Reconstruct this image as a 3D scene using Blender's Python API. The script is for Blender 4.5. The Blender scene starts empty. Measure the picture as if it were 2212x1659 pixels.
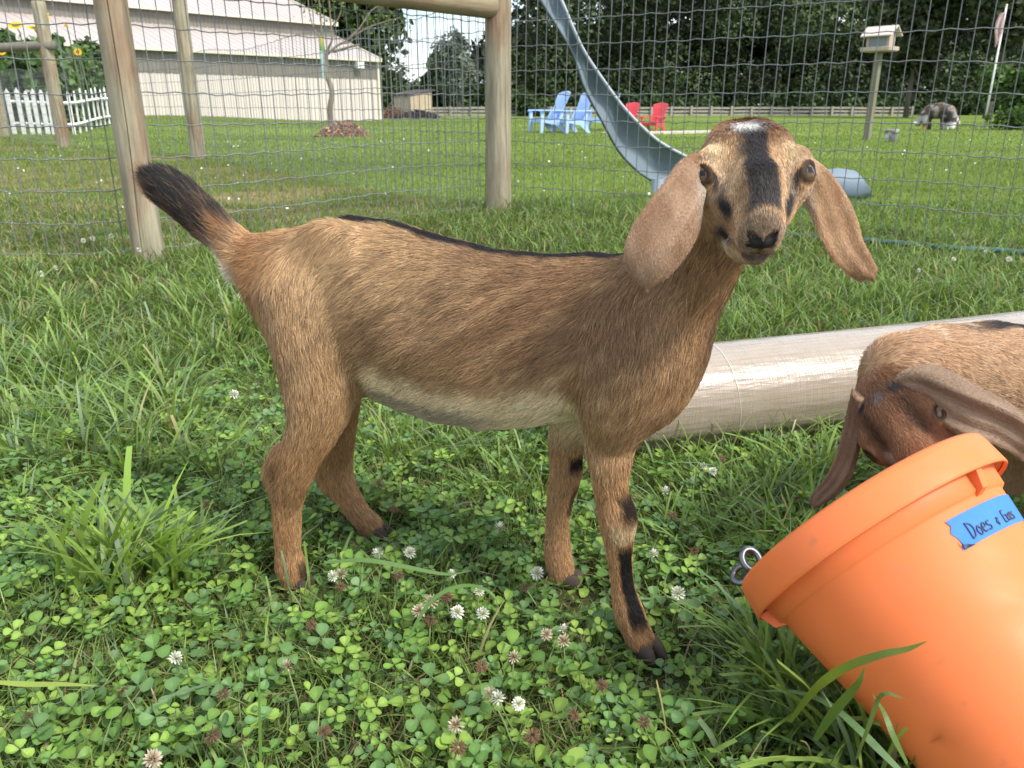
import bpy, math, random
import numpy as np
from mathutils import Vector, Matrix
R = math.radians
rng = np.random.default_rng(7)
random.seed(7)
sc = bpy.context.scene
COL = sc.collection

# ---------------------------------------------------------------- camera
H = 0.65; PITCH = R(19.4); FPX = 1715.0; CX, CY = 1106.0, 829.5
cam_d = bpy.data.cameras.new('camera'); cam = bpy.data.objects.new('camera', cam_d); COL.objects.link(cam)
cam.location = (0, 0, H); cam.rotation_euler = (R(90) - PITCH, 0, 0)
cam_d.sensor_width = 36.0; cam_d.lens = 36.0 * FPX / 2212.0
cam_d.clip_start = 0.02; cam_d.clip_end = 3000
cam_d.dof.use_dof = True; cam_d.dof.focus_distance = 0.98; cam_d.dof.aperture_fstop = 15.0
sc.camera = cam

# ---------------------------------------------------------------- sky, sun, exposure
SUN_EL, SUN_AZ = R(50), R(52)      # sun stands behind the camera, to the right
w = bpy.data.worlds.new('World'); sc.world = w; w.use_nodes = True
nt = w.node_tree; nt.nodes.clear()
wo = nt.nodes.new('ShaderNodeOutputWorld'); bg = nt.nodes.new('ShaderNodeBackground')
sky = nt.nodes.new('ShaderNodeTexSky'); sky.sky_type = 'NISHITA'; sky.sun_disc = False
sky.sun_elevation = SUN_EL; sky.sun_rotation = R(180) - SUN_AZ
sky.air_density = 1.0; sky.dust_density = 1.5; sky.ozone_density = 1.0
tc = nt.nodes.new('ShaderNodeTexCoord'); mp = nt.nodes.new('ShaderNodeMapping'); mp.inputs['Scale'].default_value = (1.0, 1.0, 2.6)
cn = nt.nodes.new('ShaderNodeTexNoise'); cn.inputs['Scale'].default_value = 3.2; cn.inputs['Detail'].default_value = 8; cn.inputs['Roughness'].default_value = 0.55
cr = nt.nodes.new('ShaderNodeValToRGB'); cr.color_ramp.elements[0].position = 0.36; cr.color_ramp.elements[1].position = 0.62
cn2 = nt.nodes.new('ShaderNodeTexNoise'); cn2.inputs['Scale'].default_value = 7.0; cn2.inputs['Detail'].default_value = 6
cr2 = nt.nodes.new('ShaderNodeValToRGB'); cr2.color_ramp.elements[0].position = 0.35; cr2.color_ramp.elements[1].position = 0.68
cr2.color_ramp.elements[0].color = (5.6, 6.0, 6.9, 1); cr2.color_ramp.elements[1].color = (9.6, 9.7, 9.9, 1)
mx = nt.nodes.new('ShaderNodeMixRGB')
nt.links.new(tc.outputs['Generated'], mp.inputs['Vector']); nt.links.new(mp.outputs[0], cn.inputs['Vector']); nt.links.new(mp.outputs[0], cn2.inputs['Vector'])
nt.links.new(cn.outputs['Fac'], cr.inputs[0]); nt.links.new(cn2.outputs['Fac'], cr2.inputs[0])
nt.links.new(cr.outputs[0], mx.inputs[0]); nt.links.new(sky.outputs[0], mx.inputs[1]); nt.links.new(cr2.outputs[0], mx.inputs[2])
nt.links.new(mx.outputs[0], bg.inputs['Color']); bg.inputs['Strength'].default_value = 0.12
nt.links.new(bg.outputs[0], wo.inputs[0])
sun_d = bpy.data.lights.new('sun', 'SUN'); sun = bpy.data.objects.new('sun', sun_d); COL.objects.link(sun)
sun_d.energy = 2.2; sun_d.angle = R(11); sun_d.color = (1.0, 0.94, 0.86)
sdir = Vector((math.sin(SUN_AZ) * math.cos(SUN_EL), -math.cos(SUN_AZ) * math.cos(SUN_EL), math.sin(SUN_EL)))
sun.rotation_euler = sdir.to_track_quat('Z', 'Y').to_euler()
vs = sc.view_settings; vs.view_transform = 'Standard'; vs.look = 'None'; vs.gamma = 1.0; vs.exposure = 1.08; vs.use_curve_mapping = False
sc.render.engine = 'CYCLES'
cy = sc.cycles; cy.use_denoising = True; cy.max_bounces = 8; cy.diffuse_bounces = 4; cy.glossy_bounces = 3; cy.transmission_bounces = 6; cy.transparent_max_bounces = 8
cy.use_adaptive_sampling = True; cy.adaptive_threshold = 0.012
try:
    cy.denoising_prefilter = 'ACCURATE'; cy.denoising_input_passes = 'RGB_ALBEDO_NORMAL'
except Exception: pass
try: sc.cycles_curves.shape = 'RIBBONS'
except Exception: pass

# ---------------------------------------------------------------- layout helpers
_cp, _sp = math.cos(PITCH), math.sin(PITCH)
def ray(px, py):
    dx = (px - CX) / FPX; dy = -(py - CY) / FPX
    return np.array([dx, dy * _sp + _cp, dy * _cp - _sp])
def G(px, py, z=0.0):
    d = ray(px, py); t = (z - H) / d[2]
    return np.array([0, 0, H]) + d * t
def P(px, py, Y):
    d = ray(px, py); return np.array([0, 0, H]) + d * (Y / d[1])
def zdepth(p): return p[1] * _cp - (p[2] - H) * _sp
def mpp(p): return zdepth(p) / FPX          # metres per layout unit at p

def hash3(i, j, k):
    n = (i.astype(np.int64) * 374761393 + j.astype(np.int64) * 668265263 + k.astype(np.int64) * 2147483647) & 0xffffffff
    n = ((n ^ (n >> 13)) * 1274126177) & 0xffffffff
    return ((n ^ (n >> 16)) & 0xffff) / 65535.0
def vnoise(p, s):
    q = np.asarray(p, float) / s; f0 = np.floor(q); f = q - f0; f = f * f * (3 - 2 * f); i = f0.astype(np.int64)
    r = 0
    for a in (0, 1):
        for b in (0, 1):
            for c in (0, 1):
                wgt = (f[..., 0] if a else 1 - f[..., 0]) * (f[..., 1] if b else 1 - f[..., 1]) * (f[..., 2] if c else 1 - f[..., 2])
                r = r + wgt * hash3(i[..., 0] + a, i[..., 1] + b, i[..., 2] + c)
    return r
def sstep(a, b, x):
    t = np.clip((np.asarray(x, float) - a) / (b - a), 0, 1); return t * t * (3 - 2 * t)
def terr(x, y):
    x = np.asarray(x, float); y = np.asarray(y, float)
    p = np.stack([x, y, np.zeros_like(x)], -1)
    near = 1 - sstep(6, 14, y)
    z = ((vnoise(p + 31.7, 0.55) - 0.5) * 0.035 + (vnoise(p + 3.1, 0.17) - 0.5) * 0.012) * near
    z = z + 0.33 * sstep(-6, -13, x) * sstep(12, 24, y) + (vnoise(p + 11, 5.0) - 0.5) * 0.10 * sstep(6, 14, y)
    return z
def GT(px, py):
    p = G(px, py)
    for _ in range(4): p = G(px, py, float(terr(p[0], p[1])))
    return p

# ---------------------------------------------------------------- object helpers
def tag(o, label=None, cat=None, group=None, kind=None):
    if label: o['label'] = label
    if cat: o['category'] = cat
    if group: o['group'] = group
    if kind: o['kind'] = kind
    return o
def empty(name, loc, label=None, cat=None, group=None):
    o = bpy.data.objects.new(name, None); COL.objects.link(o); o.location = loc; o.empty_display_size = 0.1
    return tag(o, label, cat, group)
def attach(o, parent):
    if parent is not None:
        o.parent = parent
        M = Matrix.Identity(4)
        if parent.parent is None: M = Matrix.Translation(parent.location) @ parent.rotation_euler.to_matrix().to_4x4()
        o.matrix_parent_inverse = M.inverted()
    return o
def mknp(name, V, F, mat, parent=None, smooth=False, cols=None, uv=None):
    """V (n,3) array, F (m,k) array or list of arrays of polygons; built in world coordinates."""
    me = bpy.data.meshes.new(name)
    V = np.ascontiguousarray(V, dtype=np.float32)
    Fs = F if isinstance(F, list) else [F]
    Fs = [np.asarray(f, dtype=np.int32) for f in Fs if len(f)]
    nl = sum(f.size for f in Fs); npoly = sum(len(f) for f in Fs)
    me.vertices.add(len(V)); me.vertices.foreach_set('co', V.ravel())
    me.loops.add(nl); me.polygons.add(npoly)
    me.loops.foreach_set('vertex_index', np.concatenate([f.ravel() for f in Fs]))
    tot = np.concatenate([np.full(len(f), f.shape[1], np.int32) for f in Fs])
    st = np.concatenate([[0], np.cumsum(tot)[:-1]]).astype(np.int32)
    me.polygons.foreach_set('loop_start', st); me.polygons.foreach_set('loop_total', tot)
    me.polygons.foreach_set('use_smooth', np.full(npoly, bool(smooth)))
    if cols is not None:
        a = me.attributes.new('col', 'FLOAT_COLOR', 'POINT')
        c = np.ones((len(V), 4), np.float32); c[:, :3] = cols
        a.data.foreach_set('color', c.ravel())
    me.update(calc_edges=True)
    if mat is not None: me.materials.append(mat)
    o = bpy.data.objects.new(name, me); COL.objects.link(o)
    return attach(o, parent)

class MB:
    def __init__(s): s.v = []; s.f = {}; s.n = 0
    def add(s, V, F):
        V = np.asarray(V, float).reshape(-1, 3)
        for f in F:
            s.f.setdefault(len(f), []).append([i + s.n for i in f])
        s.v.append(V); s.n += len(V); return s
    def box(s, c, half, rot=None):
        c = np.asarray(c, float); h = np.asarray(half, float)
        V = np.array([[x, y, z] for x in (-1, 1) for y in (-1, 1) for z in (-1, 1)], float) * h
        if rot is not None: V = V @ np.array(rot).T
        return s.add(V + c, [(0, 1, 3, 2), (4, 6, 7, 5), (0, 4, 5, 1), (2, 3, 7, 6), (0, 2, 6, 4), (1, 5, 7, 3)])
    def bbox(s, c, half, rot=None, bev=0.006):
        """box with chamfered edges"""
        h = np.asarray(half, float); b = min(bev, h.min() * 0.6)
        V = []; idx = {}
        for sx in (-1, 1):
            for sy in (-1, 1):
                for sz in (-1, 1):
                    S = np.array([sx, sy, sz])
                    for ax in range(3):
                        e = h - b; e[ax] = h[ax]; idx[(sx, sy, sz, ax)] = len(V); V.append(S * e)
        F = []
        for ax in range(3):
            a1, a2 = (ax + 1) % 3, (ax + 2) % 3
            for sg in (-1, 1):
                q = []
                for u, v_ in ((-1, -1), (1, -1), (1, 1), (-1, 1)):
                    S = [0, 0, 0]; S[ax] = sg; S[a1] = u; S[a2] = v_; q.append(idx[(*S, ax)])
                F.append(q if sg > 0 else q[::-1])
            for u in (-1, 1):
                for v_ in (-1, 1):
                    S0 = [0, 0, 0]; S0[ax] = -1; S0[a1] = u; S0[a2] = v_; S1 = list(S0); S1[ax] = 1
                    q = [idx[(*S0, a1)], idx[(*S1, a1)], idx[(*S1, a2)], idx[(*S0, a2)]]
                    F.append(q if u * v_ > 0 else q[::-1])
        for sx in (-1, 1):
            for sy in (-1, 1):
                for sz in (-1, 1):
                    q = [idx[(sx, sy, sz, a)] for a in range(3)]
                    F.append(q if sx * sy * sz > 0 else q[::-1])
        V = np.array(V)
        if rot is not None: V = V @ np.array(rot).T
        return s.add(V + np.asarray(c, float), F)
    def tube(s, pts, rad, seg=8, cap=True, rough=0.0, seed=0):
        pts = np.asarray(pts, float); n = len(pts); rad = np.broadcast_to(np.asarray(rad, float), (n,))
        T = np.gradient(pts, axis=0); T /= np.linalg.norm(T, axis=1)[:, None] + 1e-12
        ref = np.array([0, 0, 1.0]) if abs(T[0, 2]) < 0.9 else np.array([1.0, 0, 0])
        N = np.cross(T[0], ref); N /= np.linalg.norm(N); V = []
        a = np.arange(seg) * 2 * math.pi / seg
        rg = np.random.default_rng(seed)
        for i in range(n):
            N = N - T[i] * N.dot(T[i]); N /= np.linalg.norm(N); B = np.cross(T[i], N)
            rr = rad[i] * (1 + rough * (rg.random(seg) - 0.5))
            V.append(pts[i] + rr[:, None] * (np.cos(a)[:, None] * N + np.sin(a)[:, None] * B))
        V = np.concatenate(V); F = []
        for i in range(n - 1):
            for j in range(seg):
                k = (j + 1) % seg
                F.append((i * seg + j, i * seg + k, (i + 1) * seg + k, (i + 1) * seg + j))
        if cap: F.append(tuple(range(seg))[::-1]); F.append(tuple((n - 1) * seg + j for j in range(seg)))
        return s.add(V, F)
    def grid(s, Q):
        Q = np.asarray(Q, float); a, b = Q.shape[:2]
        return s.add(Q.reshape(-1, 3), [(i * b + j, i * b + j + 1, (i + 1) * b + j + 1, (i + 1) * b + j) for i in range(a - 1) for j in range(b - 1)])
    def build(s, name, mat, parent=None, smooth=False, cols=None):
        return mknp(name, np.concatenate(s.v), [np.array(x) for x in s.f.values()], mat, parent, smooth, cols)

def rotz(a): return np.array([[math.cos(a), -math.sin(a), 0], [math.sin(a), math.cos(a), 0], [0, 0, 1]])
def frame(f, up=(0, 0, 1)):
    """rotation matrix with columns x=f, z~up"""
    f = np.array(f, float); f /= np.linalg.norm(f); u = np.array(up, float); u -= f * u.dot(f); u /= np.linalg.norm(u)
    return np.stack([f, np.cross(u, f), u], 1)
def copy_of(o, name=None, parent=None):
    c = o.copy(); COL.objects.link(c); c.parent = parent; return c

# ---------------------------------------------------------------- materials
def mat(name, color=(0.5, 0.5, 0.5), rough=0.6, metal=0.0, spec=0.5, attr=None, noise=None, bump=None, sheen=0, coat=0, two=None, transl=0.0):
    """noise=(scale, amount) darkens and lightens; two=(color2, scale, lo, hi, stretch) mixes a second colour; bump=(scale, strength, stretch)"""
    m = bpy.data.materials.new(name); m.use_nodes = True; t = m.node_tree; b = t.nodes['Principled BSDF']; L = t.links.new
    b.inputs['Roughness'].default_value = rough; b.inputs['Metallic'].default_value = metal
    b.inputs['Specular IOR Level'].default_value = spec
    if coat: b.inputs['Coat Weight'].default_value = coat; b.inputs['Coat Roughness'].default_value = 0.08
    if sheen: b.inputs['Sheen Weight'].default_value = sheen
    tc = t.nodes.new('ShaderNodeTexCoord')
    def noise_node(scale, stretch=None, detail=6, rough=0.6):
        mp = t.nodes.new('ShaderNodeMapping'); L(tc.outputs['Object'], mp.inputs['Vector'])
        if stretch: mp.inputs['Scale'].default_value = stretch
        n = t.nodes.new('ShaderNodeTexNoise'); n.inputs['Scale'].default_value = scale; n.inputs['Detail'].default_value = detail; n.inputs['Roughness'].default_value = rough
        L(mp.outputs[0], n.inputs['Vector']); return n
    if attr:
        a = t.nodes.new('ShaderNodeAttribute'); a.attribute_name = attr; out = a.outputs['Color']
    else:
        c = t.nodes.new('ShaderNodeRGB'); c.outputs[0].default_value = (*color, 1); out = c.outputs[0]
    if two:
        c2, scale, lo, hi, stretch = two
        n = noise_node(scale, stretch); rp = t.nodes.new('ShaderNodeMapRange'); rp.inputs[1].default_value = lo; rp.inputs[2].default_value = hi
        L(n.outputs['Fac'], rp.inputs[0]); x = t.nodes.new('ShaderNodeMixRGB'); L(rp.outputs[0], x.inputs[0]); L(out, x.inputs[1]); x.inputs[2].default_value = (*c2, 1); out = x.outputs[0]
    if noise:
        n = noise_node(noise[0], noise[2] if len(noise) > 2 else None)
        rp = t.nodes.new('ShaderNodeMapRange'); rp.inputs[1].default_value = 0.25; rp.inputs[2].default_value = 0.75; rp.inputs[3].default_value = 1 - noise[1]; rp.inputs[4].default_value = 1 + noise[1]
        L(n.outputs['Fac'], rp.inputs[0]); x = t.nodes.new('ShaderNodeMixRGB'); x.blend_type = 'MULTIPLY'; x.inputs[0].default_value = 1
        L(out, x.inputs[1]); L(rp.outputs[0], x.inputs[2]); out = x.outputs[0]
    L(out, b.inputs['Base Color'])
    if bump:
        n = noise_node(bump[0], bump[2] if len(bump) > 2 else None); bp = t.nodes.new('ShaderNodeBump'); bp.inputs['Strength'].default_value = bump[1]
        bp.inputs['Distance'].default_value = bump[3] if len(bump) > 3 else 0.01
        L(n.outputs['Fac'], bp.inputs['Height']); L(bp.outputs[0], b.inputs['Normal'])
    if transl:
        tr = t.nodes.new('ShaderNodeBsdfTranslucent'); g = t.nodes.new('ShaderNodeMixRGB'); g.blend_type = 'MULTIPLY'; g.inputs[0].default_value = 1
        L(out, g.inputs[1]); g.inputs[2].default_value = (1.15, 1.1, 0.6, 1); L(g.outputs[0], tr.inputs['Color'])
        ms = t.nodes.new('ShaderNodeMixShader'); ms.inputs[0].default_value = transl
        L(b.outputs[0], ms.inputs[1]); L(tr.outputs[0], ms.inputs[2]); L(ms.outputs[0], t.nodes['Material Output'].inputs[0])
    return m
def dense(p, k=4):
    p = np.asarray(p, float); t = np.linspace(0, len(p) - 1, (len(p) - 1) * k + 1); i = np.clip(np.floor(t).astype(int), 0, len(p) - 2); f = t - i
    pm = np.concatenate([[2 * p[0] - p[1]], p, [2 * p[-1] - p[-2]]]); a, b, c, d = pm[i], pm[i + 1], pm[i + 2], pm[i + 3]; f = f[:, None]
    return 0.5 * (2 * b + (c - a) * f + (2 * a - 5 * b + 4 * c - d) * f ** 2 + (3 * b - a - 3 * c + d) * f ** 3)
# ================================================================ setting
M_ground = mat('ground_soil_and_lawn', attr='col', rough=0.95, spec=0.1, noise=(9.0, 0.35), bump=(60, 0.6, None, 0.02))
M_leaf = mat('broad_leaf', attr='col', rough=0.55, spec=0.3, transl=0.25)
M_grass = mat('grass_blade', attr='col', rough=0.45, spec=0.4, transl=0.35)
M_wood = mat('weathered_treated_pine', (0.28, 0.25, 0.17), 0.85, two=((0.24, 0.15, 0.085), 5.0, 0.47, 0.66, (1, 1, 0.4)), noise=(34, 0.5, (1, 1, 0.09)), bump=(70, 0.8, (1, 1, 0.07), 0.008))
M_wood_h = mat('weathered_pine_rail', (0.31, 0.27, 0.17), 0.85, two=((0.24, 0.16, 0.09), 5.0, 0.45, 0.7, (0.35, 0.35, 1)), noise=(26, 0.28, (0.12, 0.12, 1)), bump=(60, 0.5, (0.1, 0.1, 1), 0.006))
M_oldwood = mat('grey_old_boards', (0.34, 0.31, 0.26), 0.9, noise=(8, 0.3))
M_wire = mat('galvanised_wire', (0.17, 0.185, 0.185), 0.55, metal=0.5, noise=(40, 0.2))
M_bark = mat('young_bark', (0.17, 0.14, 0.11), 0.9, noise=(14, 0.35, (1, 1, 0.3)), bump=(30, 0.6, (1, 1, 0.3), 0.01))

# near pen fence corner points (on the ground)
Pm = GT(1078, 457); Pl = GT(324, 561)
PB = [Pm, GT(430, 343), GT(139, 318), GT(8, 299)]            # the fence of the pen behind
RE = G(2212, 545); rdir = (RE - Pm)[:2] / np.linalg.norm((RE - Pm)[:2])
Pr = np.array([Pm[0] + rdir[0] * 5.2, Pm[1] + rdir[1] * 5.2, 0])
ldir = np.array([-1.0, -0.10]); Pll = np.array([Pl[0] + ldir[0] * 2.4, Pl[1] + ldir[1] * 2.4, 0])

def side(p, a, b): return (b[0] - a[0]) * (p[..., 1] - a[1]) - (b[1] - a[1]) * (p[..., 0] - a[0])
def in_pen(p):      # in front of the near fence
    s1 = side(p, Pll, Pl); s2 = side(p, Pl, Pm); s3 = side(p, Pm, Pr)
    x = p[..., 0]
    return np.where(x < Pl[0], s1 < 0, np.where(x < Pm[0], s2 < 0, s3 < 0))
def in_pen2(p):     # the pen behind, left of the corner post
    x = p[..., 0]; r = np.ones(x.shape, bool)
    y = np.interp(-x, [-q[0] for q in PB] + [40], [q[1] for q in PB] + [42])
    return (~in_pen(p)) & (x < Pm[0]) & (p[..., 1] < y)

def ground_col(p):
    q = np.stack([p[..., 0], p[..., 1], 0 * p[..., 0]], -1)
    lawn = np.array([0.130, 0.185, 0.034]); soil = np.array([0.055, 0.050, 0.022]); dry = np.array([0.20, 0.165, 0.075])
    n = vnoise(q, 0.6); n2 = vnoise(q + 9, 0.23)
    c = np.broadcast_to(lawn, p.shape[:-1] + (3,)).copy()
    stripe = (vnoise(q * np.array([0.35, 1, 1]), 1.6) - 0.5)[..., None]
    c *= 1 + 0.45 * stripe
    pen = in_pen(p)[..., None]; pen2 = in_pen2(p)[..., None]
    penc = soil + (np.array([0.05, 0.075, 0.02]) - soil) * n[..., None]
    c = np.where(pen, penc, c)
    p2 = np.array([0.075, 0.115, 0.025]) + (dry - np.array([0.075, 0.115, 0.025])) * (sstep(0.45, 0.75, 0.6 * n + 0.4 * n2))[..., None]
    return np.where(pen2, p2, c)

ys = np.concatenate([np.linspace(-3, 0.2, 10), np.linspace(0.3, 7, 135), np.geomspace(7.2, 900, 90)])
xs = np.linspace(0, 1, 90); xs = 2.6 * xs + 900 * xs ** 6; xs = np.concatenate([-xs[:0:-1], xs])
xs = np.sort(np.concatenate([xs, np.arange(-9, 9.01, 0.22)]))
X, Y = np.meshgrid(xs, ys); Z = terr(X, Y); V = np.stack([X, Y, Z], -1)
nx, ny = len(xs), len(ys)
I = np.arange(nx * ny).reshape(ny, nx)
F = np.stack([I[:-1, :-1], I[:-1, 1:], I[1:, 1:], I[1:, :-1]], -1).reshape(-1, 4)
tag(mknp('ground', V.reshape(-1, 3), F, M_ground, smooth=True, cols=ground_col(V).reshape(-1, 3)), kind='structure')

# stone edging strip in the lawn
mb = MB(); a = GT(1424, 289); b = GT(1570, 286)
mb.bbox((a + b) / 2 + [0, 0, 0.02], (np.linalg.norm(b - a) / 2 + 1.5, 0.14, 0.035), frame(b - a))
tag(mb.build('path', mat('pale_stone', (0.5, 0.47, 0.4), 0.9, noise=(6, 0.2))), kind='structure')

# ---------------------------------------------------------------- posts, rails, wire
def post(name, base, r, h, crack, parent, seed, sink=0.25, lean=(0, 0)):
    rg = np.random.default_rng(seed); seg = 30; nz = 26
    zz = np.concatenate([np.linspace(-sink, h - 0.012, nz), [h]])
    a = np.linspace(0, 2 * math.pi, seg, endpoint=False)
    V = []
    ph = rg.random(4) * 6.28
    for i, z in enumerate(zz):
        ca = crack + 0.18 * math.sin(z * 1.7 + ph[0]) + 0.1 * math.sin(z * 5 + ph[1])
        ang = np.concatenate([a, [ca - 0.04, ca, ca + 0.04]])
        o = np.argsort(ang % (2 * math.pi)); g = ang[o] % (2 * math.pi)
        rr = r * (1 + 0.02 * np.sin(3 * g + ph[2] + z) + 0.015 * np.sin(2 * g + ph[3] + 2 * z) - 0.03 * z / h)
        d = np.abs((g - ca + math.pi) % (2 * math.pi) - math.pi)
        dep = 0.034 * np.clip(1 - abs(z - h * 0.52) / (h * 0.6), 0, 1) * (r / 0.075)
        rr = rr - np.where(d < 0.012, dep, 0)
        if i == len(zz) - 1: rr = rr * 0.93
        V.append(np.stack([base[0] + rr * np.cos(g) + lean[0] * z, base[1] + rr * np.sin(g) + lean[1] * z, np.full(len(g), base[2] + z)], -1))
    m = seg + 3; V = np.concatenate(V); n = len(zz)
    Fq = [(i * m + j, i * m + (j + 1) % m, (i + 1) * m + (j + 1) % m, (i + 1) * m + j) for i in range(n - 1) for j in range(m)]
    mb = MB(); mb.add(V, Fq + [tuple((n - 1) * m + j for j in range(m))])
    return mb.build(name, M_wood, parent, smooth=True)

def wire_bay(mb, A, B, rows, z0, dz, dx, r, seed, crimp=0.0042, sagA=0.0, ztA=None):
    rg = np.random.default_rng(seed); A = np.array(A, float); B = np.array(B, float)
    L = np.linalg.norm((B - A)[:2]); n = int(L / dx); D = (B - A) / L
    nrm = np.array([-D[1], D[0], 0])
    u = (np.arange(n + 1) + 0.5) * L / (n + 1)
    lean = (rg.random(n + 1) - 0.5) * 0.012; bel = 0.03 * np.sin(u * 1.3 + seed)
    zb = terr(A[0] + D[0] * u, A[1] + D[1] * u)
    P_ = np.zeros((rows, n + 1, 3)); wz = np.cumsum(rg.normal(0, 0.0012, (rows, n + 1)), 1); wz -= np.linspace(0, 1, n + 1) * wz[:, -1:]
    for k in range(rows):
        zz = zb * (1 - k / rows) + z0 + dz * k + wz[k] + (sagA * np.sin(u * 2.1 + k) if k == rows - 1 else 0)
        xy = A[None, :2] + D[None, :2] * (u + lean * k / rows)[:, None] + nrm[None, :2] * (bel * k / rows)[:, None]
        P_[k] = np.concatenate([xy, zz[:, None]], 1)
        # crimped line wire: dips between the stays
        q = np.repeat(P_[k], 2, 0)[:-1]; mid = (P_[k][1:] + P_[k][:-1]) / 2; q[1::2] = mid; q[1::2, 2] += crimp * np.where(np.arange(len(mid)) % 2, 1, -1) * (0.5 + rg.random(len(mid)) * 0.6)
        mb.tube(np.concatenate([[A + [0, 0, q[0, 2] - A[2]]], q, [B + [0, 0, q[-1, 2] - B[2]]]]), r * 1.12, 4, cap=False)
    for j in range(n + 1):
        mb.tube(P_[:, j], r, 4, cap=False)
        for k in range(rows):
            c = P_[k, j]; s = r * 2.3
            mb.add([c + [s, 0, 0], c + [-s, 0, 0], c + [0, s, 0], c + [0, -s, 0], c + [0, 0, s * 1.2], c + [0, 0, -s * 1.2]],
                   [(0, 2, 4), (2, 1, 4), (1, 3, 4), (3, 0, 4), (2, 0, 5), (1, 2, 5), (3, 1, 5), (0, 3, 5)])

ROW, COLW = 0.134, 0.066
fn = empty('woven_wire_fence', Pm, 'near woven wire fence with round posts and brace rail behind the standing goat', 'fence')
post('post', Pm, 0.079, 1.62, math.radians(-62), fn, 3)
post('post', Pl, 0.066, 1.62, math.radians(-78), fn, 5)
post('post', Pr, 0.08, 1.62, 0.5, fn, 8)
mb = MB(); ra = P(1066, 14, Pm[1] - 0.02); rb_dir = (Pl - Pm)[:2]; zr = ra[2]
a = np.array([Pm[0], Pm[1], zr]) + np.array([*(rb_dir / np.linalg.norm(rb_dir)), 0]) * 0.06; b = np.array([Pl[0], Pl[1], zr + 0.02])
mb.tube([a + (b - a) * t for t in np.linspace(0, 1, 12)], 0.068, 18, rough=0.03)
mb.build('brace_rail', M_wood_h, fn, smooth=True)
off = 0.088
def shift(a, s): return np.array([a[0] + s[0], a[1] + s[1], 0])
nl = np.array([-(Pl - Pm)[1], (Pl - Pm)[0]]); nl = nl / np.linalg.norm(nl); nl = -nl if nl[1] < 0 else nl
nr = np.array([-rdir[1], rdir[0]]); nr = -nr if nr[1] < 0 else nr
for A, B, s, sd in ((Pm, Pr, nr * -0.0 + nr * off * 0.3, 1), (Pm, Pl, nl * off, 2), (Pl, Pll, np.array([0.02, off]), 4)):
    mb = MB(); wire_bay(mb, shift(A, s), shift(B, s), 11, 0.03, ROW, COLW, 0.0023, sd)
    tag(mb.build('wire_mesh', M_wire, fn), kind='stuff')
fb = empty('woven_wire_fence', PB[1], 'back wire fence with the far wooden posts and dark rail running toward the picket fence', 'fence')
post('post', PB[1], 0.088, 2.2, math.radians(-100), fb, 11)
post('post', PB[2], 0.098, 2.05, math.radians(-80), fb, 12, lean=(0, 0))
post('post', PB[3], 0.125, 1.5, math.radians(-90), fb, 13)
for i in range(3):
    A, B = PB[i], PB[i + 1]; mb = MB(); wire_bay(mb, shift(A, (0, 0.05)), shift(B, (0, 0.05)), 9, 0.03, ROW * 1.1, COLW * 1.25, 0.0022, 20 + i, sagA=0.03)
    tag(mb.build('wire_mesh', M_wire, fb), kind='stuff')
mb = MB(); a = P(118, 98, PB[2][1] - 0.05); b = P(-60, 106, PB[2][1] + 0.1); mb.tube([a + (b - a) * t for t in np.linspace(0, 1, 8)], 0.066, 14, rough=0.03)
mb.build('brace_rail', mat('dark_rail_wood', (0.15, 0.14, 0.11), 0.8, noise=(12, 0.3)), fb, smooth=True)  # rail in a darker tone than the near brace rail

# ---------------------------------------------------------------- barn
C0 = G(820, 261); C0[2] = 0; e1 = np.array([-0.64, -0.77, 0]); e2 = np.array([-0.77, 0.64, 0]); ez = np.array([0, 0, 1.0])
M_cream = mat('cream_painted_steel', (0.56, 0.505, 0.455), 0.45, spec=0.4, noise=(1.3, 0.06, (1, 1, 0.2)))
M_clear = mat('grey_translucent_sheet', (0.175, 0.16, 0.135), 0.5, noise=(3, 0.14, (1, 1, 0.3)))
M_roof = mat('pale_rose_roof_steel', (0.42, 0.375, 0.345), 0.42, spec=0.4, noise=(0.8, 0.06))
M_trim = mat('cream_trim', (0.62, 0.58, 0.46), 0.5)
barn = empty('barn', C0, 'long cream steel barn with ribbed walls, grey upper band and stepped roof', 'barn')
def bpt(u, d, z): return C0 + e1 * u + e2 * d + ez * z
def panel(name, u0, wd, d0, z0, d1, z1, m, step, ribh=0.022):
    """a ribbed steel sheet wd wide spanning (d0,z0)-(d1,z1)"""
    T = e2 * (d1 - d0) + ez * (z1 - z0); N = np.cross(e1, T); N /= np.linalg.norm(N)
    if N @ np.array([0.5, -1, 0.5]) < 0: N = -N
    prof = []; k = int(round(wd / step))
    for i in range(k):
        s = wd * i / k; prof += [(s, 0), (s + step * 0.72, 0), (s + step * 0.78, ribh), (s + step * 0.92, ribh), (s + step * 0.98, 0)]
    prof.append((wd, 0))
    q = np.array([[bpt(u0 + s, d, z) + N * h for s, h in prof] for d, z in ((d0, z0), (d1, z1))])
    mb = MB(); mb.grid(q); mb.grid(q[:, ::-1] - N * 0.03); o = mb.build(name, m, barn); return o
BL = 27.0; pw = 0.9
for i in range(int(BL / pw)):
    u = i * pw
    panel('wall_panel', u, pw - 0.004, 0, -0.3, 0, 1.66, M_cream, 0.3)
    panel('light_panel', u, pw - 0.004, -0.03, 1.64, -0.03, 2.34, M_clear, 0.15, 0.015)
    panel('roof_panel', u - 0.05, pw - 0.004, -0.22, 2.36, 2.62, 3.34, M_roof, 0.3)
    panel('light_panel', u, pw - 0.004, 2.6, 3.28, 2.6, 3.86, M_clear, 0.15, 0.015)
    panel('roof_panel', u - 0.05, pw - 0.004, 2.42, 3.84, 10.6, 6.75, M_roof, 0.3)
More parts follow.
